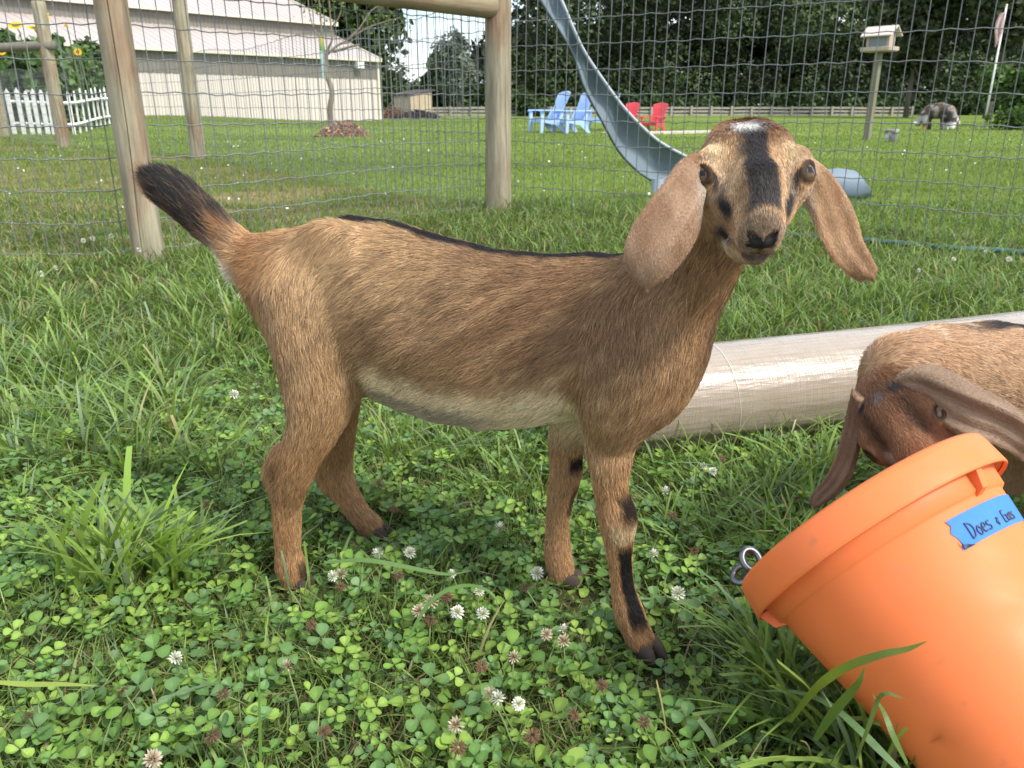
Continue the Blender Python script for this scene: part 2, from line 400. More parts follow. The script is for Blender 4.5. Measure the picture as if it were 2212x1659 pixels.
for d, z in ((-0.24, 2.33), (2.40, 3.81)):
    mb = MB(); mb.box((bpt(-0.08, d, z) + bpt(BL, d, z)) / 2, (BL / 2 + 0.04, 0.03, 0.045), frame(e1)); mb.build('eave_trim', M_trim, barn)
for a, b in ((bpt(-0.06, -0.24, 2.36), bpt(-0.06, 2.62, 3.36)), (bpt(-0.06, 2.4, 3.86), bpt(-0.06, 10.6, 6.78))):
    mb = MB(); mb.box((a + b) / 2, (np.linalg.norm(b - a) / 2, 0.03, 0.06), frame(b - a)); mb.build('rake_trim', M_trim, barn)
mb = MB(); mb.box(bpt(-0.02, -0.02, 1.1), (0.05, 0.05, 1.3), frame(e1)); mb.build('corner_trim', M_trim, barn)
mb = MB(); q = [bpt(0, 0, -0.3), bpt(0, 21, -0.3), bpt(0, 21, 3.5), bpt(0, 10.6, 6.7), bpt(0, 2.6, 3.84), bpt(0, 2.6, 3.3), bpt(0, 0, 2.34)]
mb.add(np.array(q), [tuple(range(7))]); mb.add(np.array([bpt(BL, 0, -.3), bpt(BL, 21, -.3), bpt(BL, 21, 3.5), bpt(BL, 10.6, 6.7), bpt(BL, 2.6, 3.84), bpt(BL, 0, 2.34)]), [tuple(range(6))])
mb.add(np.array([bpt(0, 10.6, 6.72), bpt(BL, 10.6, 6.72), bpt(BL, 21, 3.5), bpt(0, 21, 3.5)]), [(0, 1, 2, 3)]); mb.build('end_walls', M_cream, barn)
mb = MB(); c = bpt(1.1, -0.22, 2.13); mb.bbox(c, (0.17, 0.1, 0.12), frame(e1)); mb.build('flood_lamp', mat('white_lamp', (0.8, 0.8, 0.78), 0.4), barn)

# ---------------------------------------------------------------- small shed and heaps
sb = P(888, 246, 44.0); sb[2] = 0.02
shed = empty('garden_shed', sb, 'small tan shed with dark lean roof far behind the lawn', 'shed')
M_tan = mat('tan_boards', (0.50, 0.40, 0.27), 0.8, noise=(3, 0.1)); M_tan2 = mat('shaded_tan_boards', (0.30, 0.27, 0.22), 0.8, noise=(3, 0.15))  # side boards painted darker and greyer for the shed's shaded side
f1 = np.array([-0.80, 0.30, 0]) * 1.15; f2 = np.array([0.95, 0.25, 0]) * 1.15; hs = 1.15
k1 = f1 / np.linalg.norm(f1)
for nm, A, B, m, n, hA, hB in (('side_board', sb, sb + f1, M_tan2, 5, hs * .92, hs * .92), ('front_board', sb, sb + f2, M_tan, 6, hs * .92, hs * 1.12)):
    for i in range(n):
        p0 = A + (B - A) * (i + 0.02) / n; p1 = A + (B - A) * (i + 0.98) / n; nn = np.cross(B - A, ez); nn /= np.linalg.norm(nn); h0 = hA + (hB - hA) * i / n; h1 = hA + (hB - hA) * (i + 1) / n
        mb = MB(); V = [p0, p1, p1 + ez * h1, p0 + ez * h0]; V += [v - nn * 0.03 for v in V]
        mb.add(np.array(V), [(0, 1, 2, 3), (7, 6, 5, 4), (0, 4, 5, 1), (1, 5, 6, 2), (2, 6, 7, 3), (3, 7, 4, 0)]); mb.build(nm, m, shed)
mb = MB(); r0 = sb + ez * (hs * .93); V = [r0 - f1 * .1 - f2 * .1, r0 + f2 * 1.1 + ez * (hs * .2) - f1 * .1, r0 + f2 * 1.1 + f1 * 1.15 + ez * (hs * .2), r0 + f1 * 1.15 - f2 * .1]; V += [v + ez * .07 for v in V]
mb.add(np.array(V), [(0, 1, 2, 3), (7, 6, 5, 4), (0, 4, 5, 1), (1, 5, 6, 2), (2, 6, 7, 3), (3, 7, 4, 0)]); mb.build('roof', mat('dark_shingle', (0.07, 0.06, 0.055), 0.9), shed)
def heap(name, c, rx, ry, h, n, size, cols, label, cat, seed, kind=None):
    rg = np.random.default_rng(seed); a = rg.random(n) * 6.283; q = np.sqrt(rg.random(n))
    x = np.cos(a) * q; y = np.sin(a) * q; z = (1 - q * q) ** 1.1 * (0.9 + 0.2 * rg.random(n))
    cen = np.stack([c[0] + x * rx, c[1] + y * ry, c[2] + z * h - 0.01], -1)
    A = rg.normal(size=(n, 3)); A[:, 2] *= 0.5; A /= np.linalg.norm(A, axis=1)[:, None]; B = np.cross(A, rg.normal(size=(n, 3))); B /= np.linalg.norm(B, axis=1)[:, None]
    s = size * (0.5 + rg.random(n))[:, None]; A = A * s; B = B * s * 0.5; Nn = np.cross(A, B); Nn = Nn / np.linalg.norm(Nn, axis=1)[:, None] * s * 0.15
    V = np.stack([cen - A - B, cen + A - B, cen + A * .8 + B, cen - A * .9 + B, cen - A * .9 - B * .8 + Nn, cen + A * .9 - B * .8 + Nn, cen + A * .7 + B * .8 + Nn, cen - A * .8 + B * .8 + Nn], 1)
    F0 = np.array([(0, 3, 2, 1), (4, 5, 6, 7), (0, 1, 5, 4), (1, 2, 6, 5), (2, 3, 7, 6), (3, 0, 4, 7)])
    F_ = (F0[None] + np.arange(n)[:, None, None] * 8).reshape(-1, 4)
    cc = np.array(cols)[rg.integers(0, len(cols), n)] * (0.7 + 0.6 * rg.random((n, 1)))
    # core
    t = np.linspace(0, 1, 12); aa = np.linspace(0, 6.283, 30, endpoint=False)
    core = np.array([[(c[0] + math.cos(g) * rx * s_, c[1] + math.sin(g) * ry * s_, c[2] + (1 - s_ * s_) ** 1.1 * h - 0.02 - 0.05 * (s_ > 0.99)) for g in aa] for s_ in t]).reshape(-1, 3)
    Fc = np.array([(i * 30 + j, i * 30 + (j + 1) % 30, (i + 1) * 30 + (j + 1) % 30, (i + 1) * 30 + j) for i in range(11) for j in range(30)])
    Va = np.concatenate([V.reshape(-1, 3), core]); ca = np.concatenate([np.repeat(cc, 8, 0), np.tile(np.array(cols[0]) * 0.6, (len(core), 1))])
    o = mknp(name, Va, np.concatenate([F_, Fc + n * 8]), mat(name + '_mat', attr='col', rough=0.9, spec=0.2), cols=ca)
    return tag(o, label, cat, kind=kind)
md = GT(733, 297); md = md + np.array([0, 0.45, 0]); md[2] = float(terr(md[0], md[1]))
heap('mulch_mound', md, 0.60, 0.52, 0.30, 1500, 0.035, [(0.24, 0.13, 0.085), (0.36, 0.22, 0.14), (0.17, 0.09, 0.06), (0.42, 0.30, 0.2)], 'heap of brown wood chips round the young tree in the lawn', 'mulch', 5, 'stuff')
hp = P(905, 250, 41.0); hp[2] = 0; heap('soil_heap', hp, 1.2, 0.6, 0.34, 500, 0.07, [(0.05, 0.045, 0.045), (0.08, 0.07, 0.065)], 'low dark heap in front of the tan shed', 'soil heap', 6, 'stuff')
hp = P(845, 250, 42.0); hp[2] = 0; heap('leaf_heap', hp, 1.0, 0.6, 0.5, 500, 0.07, [(0.16, 0.09, 0.06), (0.12, 0.07, 0.05)], 'low brown heap beside the barn corner', 'leaf heap', 7, 'stuff')

# ---------------------------------------------------------------- picket fence with sunflowers
M_white = mat('white_paint', (0.78, 0.78, 0.77), 0.6, noise=(8, 0.08))
pf = empty('picket_fence', GT(120, 290), 'white picket fence in front of the sunflowers beside the barn', 'fence')
pk = [20, 41, 59, 75, 92, 106, 121, 149, 163, 176, 188, 200, 209, 219, 228, 236, 243, 250]; pY = [17.0 + 4.0 * sstep(130, 250, x) for x in pk]
pts = []
for i, (x, yy) in enumerate(zip(pk, pY)):
    p = P(x + 12, 288, yy); p[2] = float(terr(p[0], p[1])); pts.append(p)
for i, p in enumerate(pts):
    d = pts[min(i + 1, len(pts) - 1)] - pts[max(i - 1, 0)]; d[2] = 0; d /= np.linalg.norm(d); n_ = np.array([d[1], -d[0], 0]); hw = 0.042; hh = 0.86 + 0.03 * math.sin(i * 2.3)
    prof = [(-hw, -0.05), (hw, -0.05), (hw, hh - 0.07), (0, hh), (-hw, hh - 0.07)]
    V = [p + d * a + ez * b + n_ * 0.011 for a, b in prof] + [p + d * a + ez * b - n_ * 0.011 for a, b in prof]
    mb = MB(); mb.add(np.array(V), [(0, 1, 2, 3, 4), (9, 8, 7, 6, 5)] + [(k, k + 5, (k + 1) % 5 + 5, (k + 1) % 5) for k in range(5)]); mb.build('picket', M_white, pf)
for hz in (0.2, 0.62):
    mb = MB(); mb.tube([p + ez * hz + np.array([0.02, 0.035, 0]) for p in pts], 0.03, 4); mb.build('picket_rail', M_white, pf)

def leaf_quads(cen, size, rg, up=0.4, aspect=0.6, nrm=None):
    n = len(cen); N = rg.normal(size=(n, 3)); N[:, 2] += up
    if nrm is not None: N = N * 0.7 + nrm
    N /= np.linalg.norm(N, axis=1)[:, None]; A = np.cross(N, rg.normal(size=(n, 3))); A /= np.linalg.norm(A, axis=1)[:, None]; B = np.cross(N, A)
    s = (np.broadcast_to(size, (n,)) * (0.6 + 0.8 * rg.random(n)))[:, None]
    V = np.stack([cen - A * s, cen + B * s * aspect - A * s * .1 + N * s * .12, cen + A * s, cen - B * s * aspect - A * s * .1 + N * s * .12], 1).reshape(-1, 3)
    return V, np.arange(n * 4).reshape(-1, 4)
def crown(clumps, n, size, rg, cols, shell=0.65, squash=1.0):
    """clumps: (m,4) centre+radius"""
    clumps = np.asarray(clumps, float); wt = clumps[:, 3] ** 2; k = rg.choice(len(clumps), n, p=wt / wt.sum())
    d = rg.normal(size=(n, 3)); d /= np.linalg.norm(d, axis=1)[:, None]; rr = shell + (1 - shell) * rg.random(n) ** 0.6; rr *= (0.85 + 0.3 * rg.random(n))
    cen = clumps[k, :3] + d * (clumps[k, 3] * rr)[:, None] * np.array([1, 1, squash])
    V, F_ = leaf_quads(cen, size, rg, nrm=d * 0.8)
    c = np.array(cols)[rg.integers(0, len(cols), n)] * (0.65 + 0.7 * rg.random((n, 1))) * (0.6 + 0.85 * hash3(k, k * 3, k * 7)[:, None])
    return V, F_, np.repeat(c, 4, 0)

sf = empty('sunflower_bed', GT(110, 280), 'leafy sunflower bed with yellow heads behind the white picket fence', 'sunflowers')
rg = np.random.default_rng(4); cl = []
for i in range(80):
    x = rg.uniform(-5, 262); yy = 18.5 + 4.0 * sstep(130, 250, x) + rg.uniform(-0.4, 1.6); top = np.interp(x, [0, 40, 90, 125, 160, 200, 245], [78, 72, 75, 85, 68, 95, 150]); p = P(x, rg.uniform(top + 10, 270), yy); cl.append((*p, rg.uniform(0.18, 0.38)))
V, F_, c = crown(cl, 6500, 0.12, rg, [(0.11, 0.19, 0.055), (0.14, 0.22, 0.075), (0.06, 0.11, 0.04)], shell=0.35)
mknp('foliage', V, F_, M_leaf, sf, cols=c)
M_petal = mat('yellow_petal', (0.8, 0.45, 0.01), 0.6, transl=0.2); M_disc = mat('sunflower_disc', (0.16, 0.16, 0.03), 0.9); M_stem = mat('green_stem', (0.10, 0.18, 0.04), 0.7)
for (x, y, yy, face, s) in ((34, 55, 17.9, (0.1, -0.5, 0.75), 1.0), (74, 60, 17.9, (0.2, -0.3, 0.9), 0.95), (90, 34, 17.8, (0.75, -0.65, 0.1), 1.0), (142, 54, 19.2, (-0.4, -0.6, 0.6), 0.5), (168, 112, 19.5, (0.3, -0.9, 0.2), 0.55), (3, 110, 18.3, (0.3, -0.9, 0.2), 0.6)):
    p = P(x, y, yy); Rm = frame(face, (0.01, 0.02, 1)); mbp = MB(); mbd = MB(); npet = 18
    for j in range(npet):
        g = j * 6.283 / npet; o = np.array([0, math.cos(g), math.sin(g)]); t_ = np.array([0, -math.sin(g), math.cos(g)])
        q = np.array([o * .07 - t_ * .016, o * .07 + t_ * .016, o * .12 + t_ * .022 + [.012, 0, 0], o * .165, o * .12 - t_ * .022 + [.012, 0, 0]]) * s
        mbp.add(q @ Rm.T + p, [(0, 1, 2, 3, 4)])
    q = np.array([[(0.02 * (1 - (k / 3) ** 2), 0.085 * k / 3 * math.cos(g), 0.085 * k / 3 * math.sin(g)) for g in np.linspace(0, 6.283, 13)] for k in range(4)]) * s
    mbd.grid(q @ Rm.T + p)
    h = mbd.build('flower_head', M_disc, sf, smooth=True); mbp.build('petals', M_petal, h)
    gz = float(terr(p[0], p[1])); mb = MB(); b = np.array([p[0] + 0.05, p[1] + 0.12, gz]); mid = p + np.array([0, .1, -0.12]) * s; mb.tube([p - Rm[:, 0] * 0.01, p - Rm[:, 0] * .05 * s + ez * 0.01, mid, (mid + b) / 2 + [0.02, 0, 0], b], [0.01, .012, .014, .017, .02], 6)
    mb.build('stem', M_stem, sf, smooth=True)
# ---------------------------------------------------------------- trees, woodland
M_dleaf = mat('woodland_leaf', attr='col', rough=0.6, spec=0.25, transl=0.15)
M_trunk = mat('trunk_bark', (0.10, 0.085, 0.07), 0.95, noise=(5, 0.35, (1, 1, 0.25)))
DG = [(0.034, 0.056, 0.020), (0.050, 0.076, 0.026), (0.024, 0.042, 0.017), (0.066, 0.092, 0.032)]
LG = [(0.050, 0.085, 0.025), (0.065, 0.105, 0.033), (0.038, 0.066, 0.022)]
def tree(name, base, h, rad, n, size, cols, label, seed, trunk_r=0.15, trunk_h=0.3, squash=1.2, group=None, nclump=16):
    rg = np.random.default_rng(seed); t = empty(name, base, label, 'tree', group); base = np.array(base, float)
    z0 = h * trunk_h; cl = []
    for i in range(nclump):
        q = i / (nclump - 1); zz = z0 + (h - z0) * (0.12 + 0.86 * q); rr = rad * math.sin(math.pi * (0.18 + 0.74 * q)) ** 0.8; a = rg.random() * 6.283; k = rr * rg.uniform(0.15, 0.75)
        cl.append((base[0] + math.cos(a) * k, base[1] + math.sin(a) * k, base[2] + zz, rr * rg.uniform(0.38, 0.62)))
    V, F_, c = crown(cl, n, size, rg, cols, shell=0.55, squash=squash)
    mknp('crown', V, F_, M_dleaf, t, cols=c)
    mb = MB(); zt = np.linspace(0, 1, 8); mb.tube([base + [0.12 * rad * math.sin(3 * s + seed), 0.1 * rad * math.sin(2 * s), h * 0.85 * s - 0.1 * (s == 0)] for s in zt], trunk_r * (1.15 - zt), 9, rough=0.1)
    for c4 in cl[::2]:
        e = np.array(c4[:3]); s_ = base + [0, 0, max(h * 0.2, (e[2] - base[2]) * 0.6)]; mb.tube([s_, (s_ + e) / 2 + [0, 0, .05 * h], e], [trunk_r * .4, trunk_r * .25, trunk_r * .08], 5)
    mb.build('trunk', M_trunk, t, smooth=True); return t
tp = P(722, 240, 52.0); tp[2] = 0
tree('maple_tree', tp, 13.0, 4.2, 16000, 0.26, [(0.045, 0.07, 0.022), (0.055, 0.085, 0.03), (0.032, 0.052, 0.02)], 'tall green tree rising behind the right end of the barn', 31, 0.3, 0.12, nclump=26)
tp = P(640, 240, 60.0); tp[2] = 0
tree('maple_tree', tp, 15.5, 5.0, 9000, 0.3, DG, 'dark tall tree above the barn roof left of the mulch heap tree', 32, 0.3, 0.2, nclump=22)
tp = P(985, 245, 62.0); tp[2] = 0
tree('willow_tree', tp, 5.6, 1.9, 3600, 0.14, [(0.12, 0.155, 0.11), (0.15, 0.185, 0.13), (0.095, 0.13, 0.09)], 'lone upright tree against the open sky left of the corner post', 33, 0.14, 0.06, 1.25, nclump=20)  # leaf tones paled, distance haze put into the colour
tp = P(945, 245, 66.0); tp[2] = 0
tree('willow_tree', tp, 4.4, 1.3, 3500, 0.16, LG, 'shorter round tree left of the lone upright tree', 34, 0.12, 0.05, 1.1, nclump=14)

rg = np.random.default_rng(17); cl = []
def lump(px0, px1, Y0, Y1, h0, h1, r0, r1, n):
    for i in range(n):
        x = rg.uniform(px0, px1); yy = rg.uniform(Y0, Y1); p = P(x, 230, yy); cl.append((p[0], p[1], rg.uniform(h0, h1), rg.uniform(r0, r1)))
lump(1070, 2400, 58, 66, 0.3, 3.2, 0.9, 1.9, 120)
lump(1100, 2400, 60, 72, 3.0, 11, 1.2, 2.4, 190)
V1, F1, c1 = crown(cl, 100000, 0.15, rg, DG, shell=0.6)
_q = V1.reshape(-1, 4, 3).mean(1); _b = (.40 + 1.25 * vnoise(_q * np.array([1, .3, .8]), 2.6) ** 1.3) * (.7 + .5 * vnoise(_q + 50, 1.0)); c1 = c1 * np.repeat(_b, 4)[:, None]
cl = []; lump(1050, 2400, 55, 58, 0.0, 1.1, 0.5, 0.95, 80); V2, F2, c2 = crown(cl, 9000, 0.17, rg, [(0.03, 0.055, 0.017), (0.042, 0.07, 0.022)], shell=0.5)
cl = []; lump(800, 1090, 68, 74, 0.0, 2.2, 0.7, 1.3, 60); lump(800, 890, 68, 74, 1.0, 3.4, 0.7, 1.2, 16); V3, F3, c3 = crown(cl, 8500, 0.2, rg, LG, shell=0.5)
# dense inner thicket deep in the wood
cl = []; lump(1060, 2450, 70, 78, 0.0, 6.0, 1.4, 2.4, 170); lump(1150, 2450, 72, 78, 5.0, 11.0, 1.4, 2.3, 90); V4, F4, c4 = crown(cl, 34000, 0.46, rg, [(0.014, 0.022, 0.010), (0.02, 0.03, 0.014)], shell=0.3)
mbt = MB()
for x in np.linspace(1120, 2350, 12):
    p = P(x + rg.uniform(-20, 20), 235, rg.uniform(66, 72)); p[2] = -0.1; mbt.tube([p, p + [0.1, 0, 3], p + [rg.uniform(-.4, .4), 0, 9]], [0.2, .16, .08], 6)
Vt = np.concatenate(mbt.v); Ft = np.array(mbt.f[4]); ct = np.tile([0.05, 0.042, 0.035], (len(Vt), 1))
Vs = [V1, V2, V3, V4, Vt]; Fs = [F1, F2, F3, F4, Ft]; o_ = np.cumsum([0] + [len(v) for v in Vs])[:-1]
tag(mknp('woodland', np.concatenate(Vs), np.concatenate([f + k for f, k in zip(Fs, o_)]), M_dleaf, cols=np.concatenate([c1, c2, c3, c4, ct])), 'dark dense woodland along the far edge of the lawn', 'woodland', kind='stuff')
tp = P(1972, 245, 44.0); tp[2] = 0
tree('oak_tree', tp, 9.0, 3.0, 15000, 0.17, [(0.045, 0.06, 0.024), (0.06, 0.078, 0.034), (0.034, 0.048, 0.018)], 'grey green oak crown behind the bird feeder and the dog', 36, 0.13, 0.22, 1.0, nclump=26)
tp = P(2140, 250, 40.0); tp[2] = 0
tree('oak_tree', tp, 9.5, 2.8, 9000, 0.17, [(0.038, 0.052, 0.02), (0.05, 0.065, 0.028)], 'dark tree crown behind the flagpole', 37, 0.16, 0.3, 1.0, nclump=20)

def shrub(name, base, r, h, n, size, cols, label, seed, cat='bush'):
    rg = np.random.default_rng(seed); t = empty(name, base, label, cat); base = np.array(base, float); cl = []
    for i in range(18):
        a = rg.random() * 6.283; k = r * rg.random() ** 0.5 * 0.75; cl.append((base[0] + math.cos(a) * k, base[1] + math.sin(a) * k, base[2] + rg.uniform(0.12, 0.85) * h, r * rg.uniform(0.28, 0.45)))
    V, F_, c = crown(cl, n, size, rg, cols, shell=0.4); V[:, 2] = np.maximum(V[:, 2], base[2] + 0.01)
    mknp('foliage', V, F_, M_leaf, t, cols=c); mb = MB()
    for c4 in cl[::3]: e = np.array(c4[:3]); mb.tube([base + [0.02 * rg.normal(), 0.02 * rg.normal(), -0.03], (base + e) / 2 + [0, 0, .05], e], [.02, .014, .006], 5)
    mb.build('stem', M_bark, t, smooth=True)
b_ = GT(2190, 272); b_[1] += 0.6
shrub('leafy_bush', b_, 1.05, 2.0, 2600, 0.085, [(0.06, 0.12, 0.02), (0.085, 0.16, 0.03), (0.035, 0.075, 0.018)], 'tall leafy green bush at the right edge in front of the flagpole', 41)
b_ = GT(2130, 280); shrub('leafy_bush', b_ + np.array([0.6, 0, 0]), 0.62, 0.45, 900, 0.06, [(0.06, 0.12, 0.02), (0.045, 0.09, 0.02)], 'low spreading bush beside the dog at the right edge', 42)
b_ = P(1150, 245, 50.0); b_[2] = 0
shrub('leafy_bush', b_, 1.6, 1.3, 2200, 0.13, [(0.03, 0.06, 0.015), (0.045, 0.08, 0.02)], 'round dark bush beyond the blue chairs just right of the corner post', 43)

# young tree on the mulch mound
M_ybark = mat('grey_brown_bark', (0.20, 0.165, 0.125), 0.9, noise=(16, 0.3, (1, 1, 0.3)), bump=(30, 0.6, (1, 1, 0.3), 0.01))
yt = empty('young_tree', md, 'young bare pruned tree with crooked trunk on the wood chip heap', 'tree'); Yt = md[1]
def pxp(L, dy=0): return np.array([P(x, y, Yt + dy) for x, y in L])
mb = MB(); tr = pxp([(716, 285), (715, 262), (713, 235), (717, 205), (714, 185), (705, 160), (703, 135), (704, 112)])
dt = dense(tr); mb.tube(dt, np.linspace(0.062, 0.046, len(dt)), 10, rough=0.08); mb.build('trunk', M_ybark, yt, smooth=True)
for L, r0, r1, dy in (([(704, 118), (698, 100), (694, 70), (690, 30), (684, -30)], .032, .012, .1), ([(704, 116), (712, 100), (718, 85), (716, 50), (712, -20)], .03, .012, -.1), ([(706, 118), (725, 100), (745, 88), (790, 60), (830, 45), (860, 36)], .034, .007, 0.2), ([(720, 112), (750, 104), (780, 98)], .03, .02, -0.2), ([(735, 94), (755, 92), (775, 80)], .02, .006, -.1), ([(752, 84), (775, 60), (800, 20), (830, 5)], .02, .008, .25), ([(692, 80), (676, 60), (664, 20), (660, -30)], .018, .007, .2), ([(716, 60), (735, 35), (742, 0), (746, -40)], .018, .007, -.2)):
    b_ = pxp(L); b_[:, 1] += dy * np.linspace(0, 1, len(b_)); b_ = dense(b_, 3); mb = MB(); mb.tube(b_, np.linspace(r0, r1, len(b_)), 6); mb.build('branch', M_ybark, yt, smooth=True)
rg = np.random.default_rng(3); cen = np.array([P(rg.normal(700, 26), rg.normal(20, 22), Yt + rg.uniform(-.3, .3)) for _ in range(80)] + [P(rg.uniform(770, 870), rg.normal(50, 14), Yt + rg.uniform(-.2, .3)) for _ in range(60)])
V, F_ = leaf_quads(cen, 0.035, rg); mknp('leaves', V, F_, M_leaf, yt, cols=np.tile([0.14, 0.2, 0.04], (len(V), 1)) * (0.6 + 0.7 * rg.random((len(V) // 4, 1))).repeat(4, 0))
# windsock-like hanging ribbon on the young tree
ws = MB(); p = P(693, 78, Yt - .12)
for k, (c_, dz) in enumerate(((0, 0),)):
    q = np.array([[p + np.array([0.05 * math.cos(g) * s_, 0.05 * math.sin(g) * s_, -z]) for g in np.linspace(0, 6.283, 9)] for z, s_ in ((0, .5), (0.06, 1), (.2, .95), (.27, .8))]); ws.grid(q)
wk = empty('wind_sock', p, 'small yellow and green hanging garden ornament in the young tree', 'ornament')
ws.build('body', mat('yellow_green_cloth', (0.45, 0.36, 0.05), 0.8, two=((0.12, 0.4, 0.12), 5, 0.4, 0.6, None), transl=.2), wk, smooth=True)
mb = MB(); mb.tube([p + [0, 0, .2], p + [0, 0, 0]], .004, 5); mb.build('cord', M_wire, wk)
for k in range(4):
    mb = MB(); o = p + np.array([0.03 * math.cos(k * 1.57), .03 * math.sin(k * 1.57), -.27]); q = np.array([[o + [-.008, 0, -z], o + [.008 + .004 * math.sin(z * 9), .003, -z]] for z in np.linspace(0, .55, 9)]); mb.grid(q); mb.build('streamer', mat('pale_teal_ribbon', (.35, .5, .5), .7), wk)

# ---------------------------------------------------------------- far board fence
ff = empty('board_fence', G(1500, 255), 'low grey board fence along the edge of the woods', 'fence')
YF = 50.0; x0, x1 = P(930, 240, YF)[0], P(1970, 240, YF)[0]; npost = 25; hF = 0.56; zF = -0.03
rg = np.random.default_rng(5)
for i in range(npost):
    x = x0 + (x1 - x0) * i / (npost - 1); mb = MB(); mb.bbox((x, YF - 0.05, zF + hF / 2), (0.06, 0.05, hF / 2 + rg.uniform(-.02, .04))); mb.build('post', M_oldwood, ff)
for i in range(npost - 1):
    xa = x0 + (x1 - x0) * i / (npost - 1); xb = x0 + (x1 - x0) * (i + 1) / (npost - 1)
    for z in (0.10, 0.29, 0.48):
        mb = MB(); j = rg.uniform(-.012, .012); mb.box(((xa + xb) / 2, YF + 0.02, zF + z + j), ((xb - xa) / 2 - .005, 0.015, 0.055), frame((xb - xa, 0, rg.uniform(-.03, .03)))); mb.build('board', M_oldwood, ff)

# ---------------------------------------------------------------- garden chairs
M_blue = mat('sky_blue_plastic', (0.34, 0.50, 0.80), 0.5, spec=0.4); M_red = mat('red_plastic', (0.60, 0.06, 0.075), 0.42, spec=0.4)
def slab(mb, poly, x0, x1):
    n = len(poly); V = [(x0, a, b) for a, b in poly] + [(x1, a, b) for a, b in poly]
    mb.add(np.array(V, float), [tuple(range(n)), tuple(range(n, 2 * n))[::-1]] + [(k, k + n, (k + 1) % n + n, (k + 1) % n) for k in range(n)])
def make_chair(name, m):
    t = empty(name, (0, 0, 0))                      # faces -y in its own frame
    mb = MB()                                       # fan-shaped moulded back, wide at the top
    q = []
    for s in np.linspace(0, 1, 7):
        wd = 0.20 + 0.10 * s; y = 0.16 + 0.30 * s; z = 0.30 + 0.64 * s
        q.append([(wd * a, y + 0.05 * (1 - a * a) - 0.03, z + (0.05 * (1 - a * a) if s > 0.99 else 0)) for a in np.linspace(-1, 1, 11)])
    q = np.array(q); mb.grid(q); mb.grid(q[:, ::-1] + [0, 0.025, 0.01])
    e = np.concatenate([q[:, 0], q[-1], q[::-1, -1]]); mb.grid(np.stack([e, e + [0, .025, .01]], 1)); back = mb.build('backrest', m, t, smooth=True)
    for k in range(-2, 3):
        mb = MB(); mb.tube([(k * 0.075, 0.165, 0.36), (k * 0.105, 0.412, 0.88)], 0.008, 5); mb.build('slat_ridge', m, back)
    mb = MB(); q = np.array([[(a * 0.25, y, z) for a in (-1, -.5, 0, .5, 1)] for y, z in ((-0.36, 0.30), (-0.34, 0.345), (-0.2, 0.35), (0.0, 0.315), (0.18, 0.29))]); mb.grid(q); mb.grid(q[:, ::-1] - [0, 0, .03])
    mb.box((0, -0.355, 0.29), (0.25, 0.012, 0.05)); mb.build('seat', m, t)
    for s in (-1, 1):
        mb = MB(); q = np.array([[(s * (0.30 + w_ * a), y, z) for a in (-1, 1)] for y, z, w_ in ((-0.44, 0.535, .05), (-0.40, 0.555, .075), (-0.1, 0.555, .065), (0.2, 0.55, .045), (0.32, 0.55, .035))]); mb.grid(q); mb.grid(q - [0, 0, .03]); e = np.concatenate([q[:, 0], q[::-1, 1], q[:1, 0]]); mb.grid(np.stack([e, e - [0, 0, .03]], 1)); mb.build('armrest', m, t)
        mb = MB(); slab(mb, [(-0.42, 0.54), (-0.33, 0.54), (-0.335, 0.3), (-0.36, 0.0), (-0.43, 0.0)], s * .27, s * .315); mb.build('front_leg', m, t)
        mb = MB(); slab(mb, [(-0.34, 0.345), (-0.34, 0.25), (0.0, 0.19), (0.24, 0.0), (0.33, 0.0), (0.18, 0.26), (0.27, 0.54), (0.20, 0.54), (0.1, 0.31)], s * .262, s * .298); mb.build('rear_leg', m, t)
    return t
def place(src, loc, rz, label, group, sc_=1.0, first=False):
    ch = [o for o in bpy.data.objects if o.parent == src]
    r = src if first else src.copy()
    if not first:
        COL.objects.link(r)
        for o in ch:
            c = o.copy(); COL.objects.link(c); c.parent = r
            for g in [x for x in bpy.data.objects if x.parent == o]:
                d = g.copy(); COL.objects.link(d); d.parent = c
    r.location = loc; r.rotation_euler = (0, 0, rz); r.scale = (sc_,) * 3; tag(r, label, 'chair', group); return r
bc = make_chair('garden_chair', M_blue)
for i, (x, y, rz, lab) in enumerate(((1186, 286, -62, 'leftmost light blue plastic garden chair on the lawn'), (1238, 287, -60, 'middle light blue plastic garden chair half hidden by the grey hanging strip'), (1296, 283, -100, 'light blue plastic garden chair with its back showing right of the grey strip'))):
    p = GT(x, y)
    if i == 2: p = GT(1300, 281)
    place(bc, p, R(rz), lab, 'blue garden chairs on the lawn', 0.93, i == 0)
rc = make_chair('garden_chair', M_red)
place(rc, GT(1412, 286), R(-38), 'red plastic garden chair standing clear on the lawn right of the grey strip', 'red garden chairs on the lawn', 0.70, True)
place(rc, GT(1356, 280), R(-30), 'red plastic garden chair mostly hidden behind the grey strip', 'red garden chairs on the lawn', 0.70)

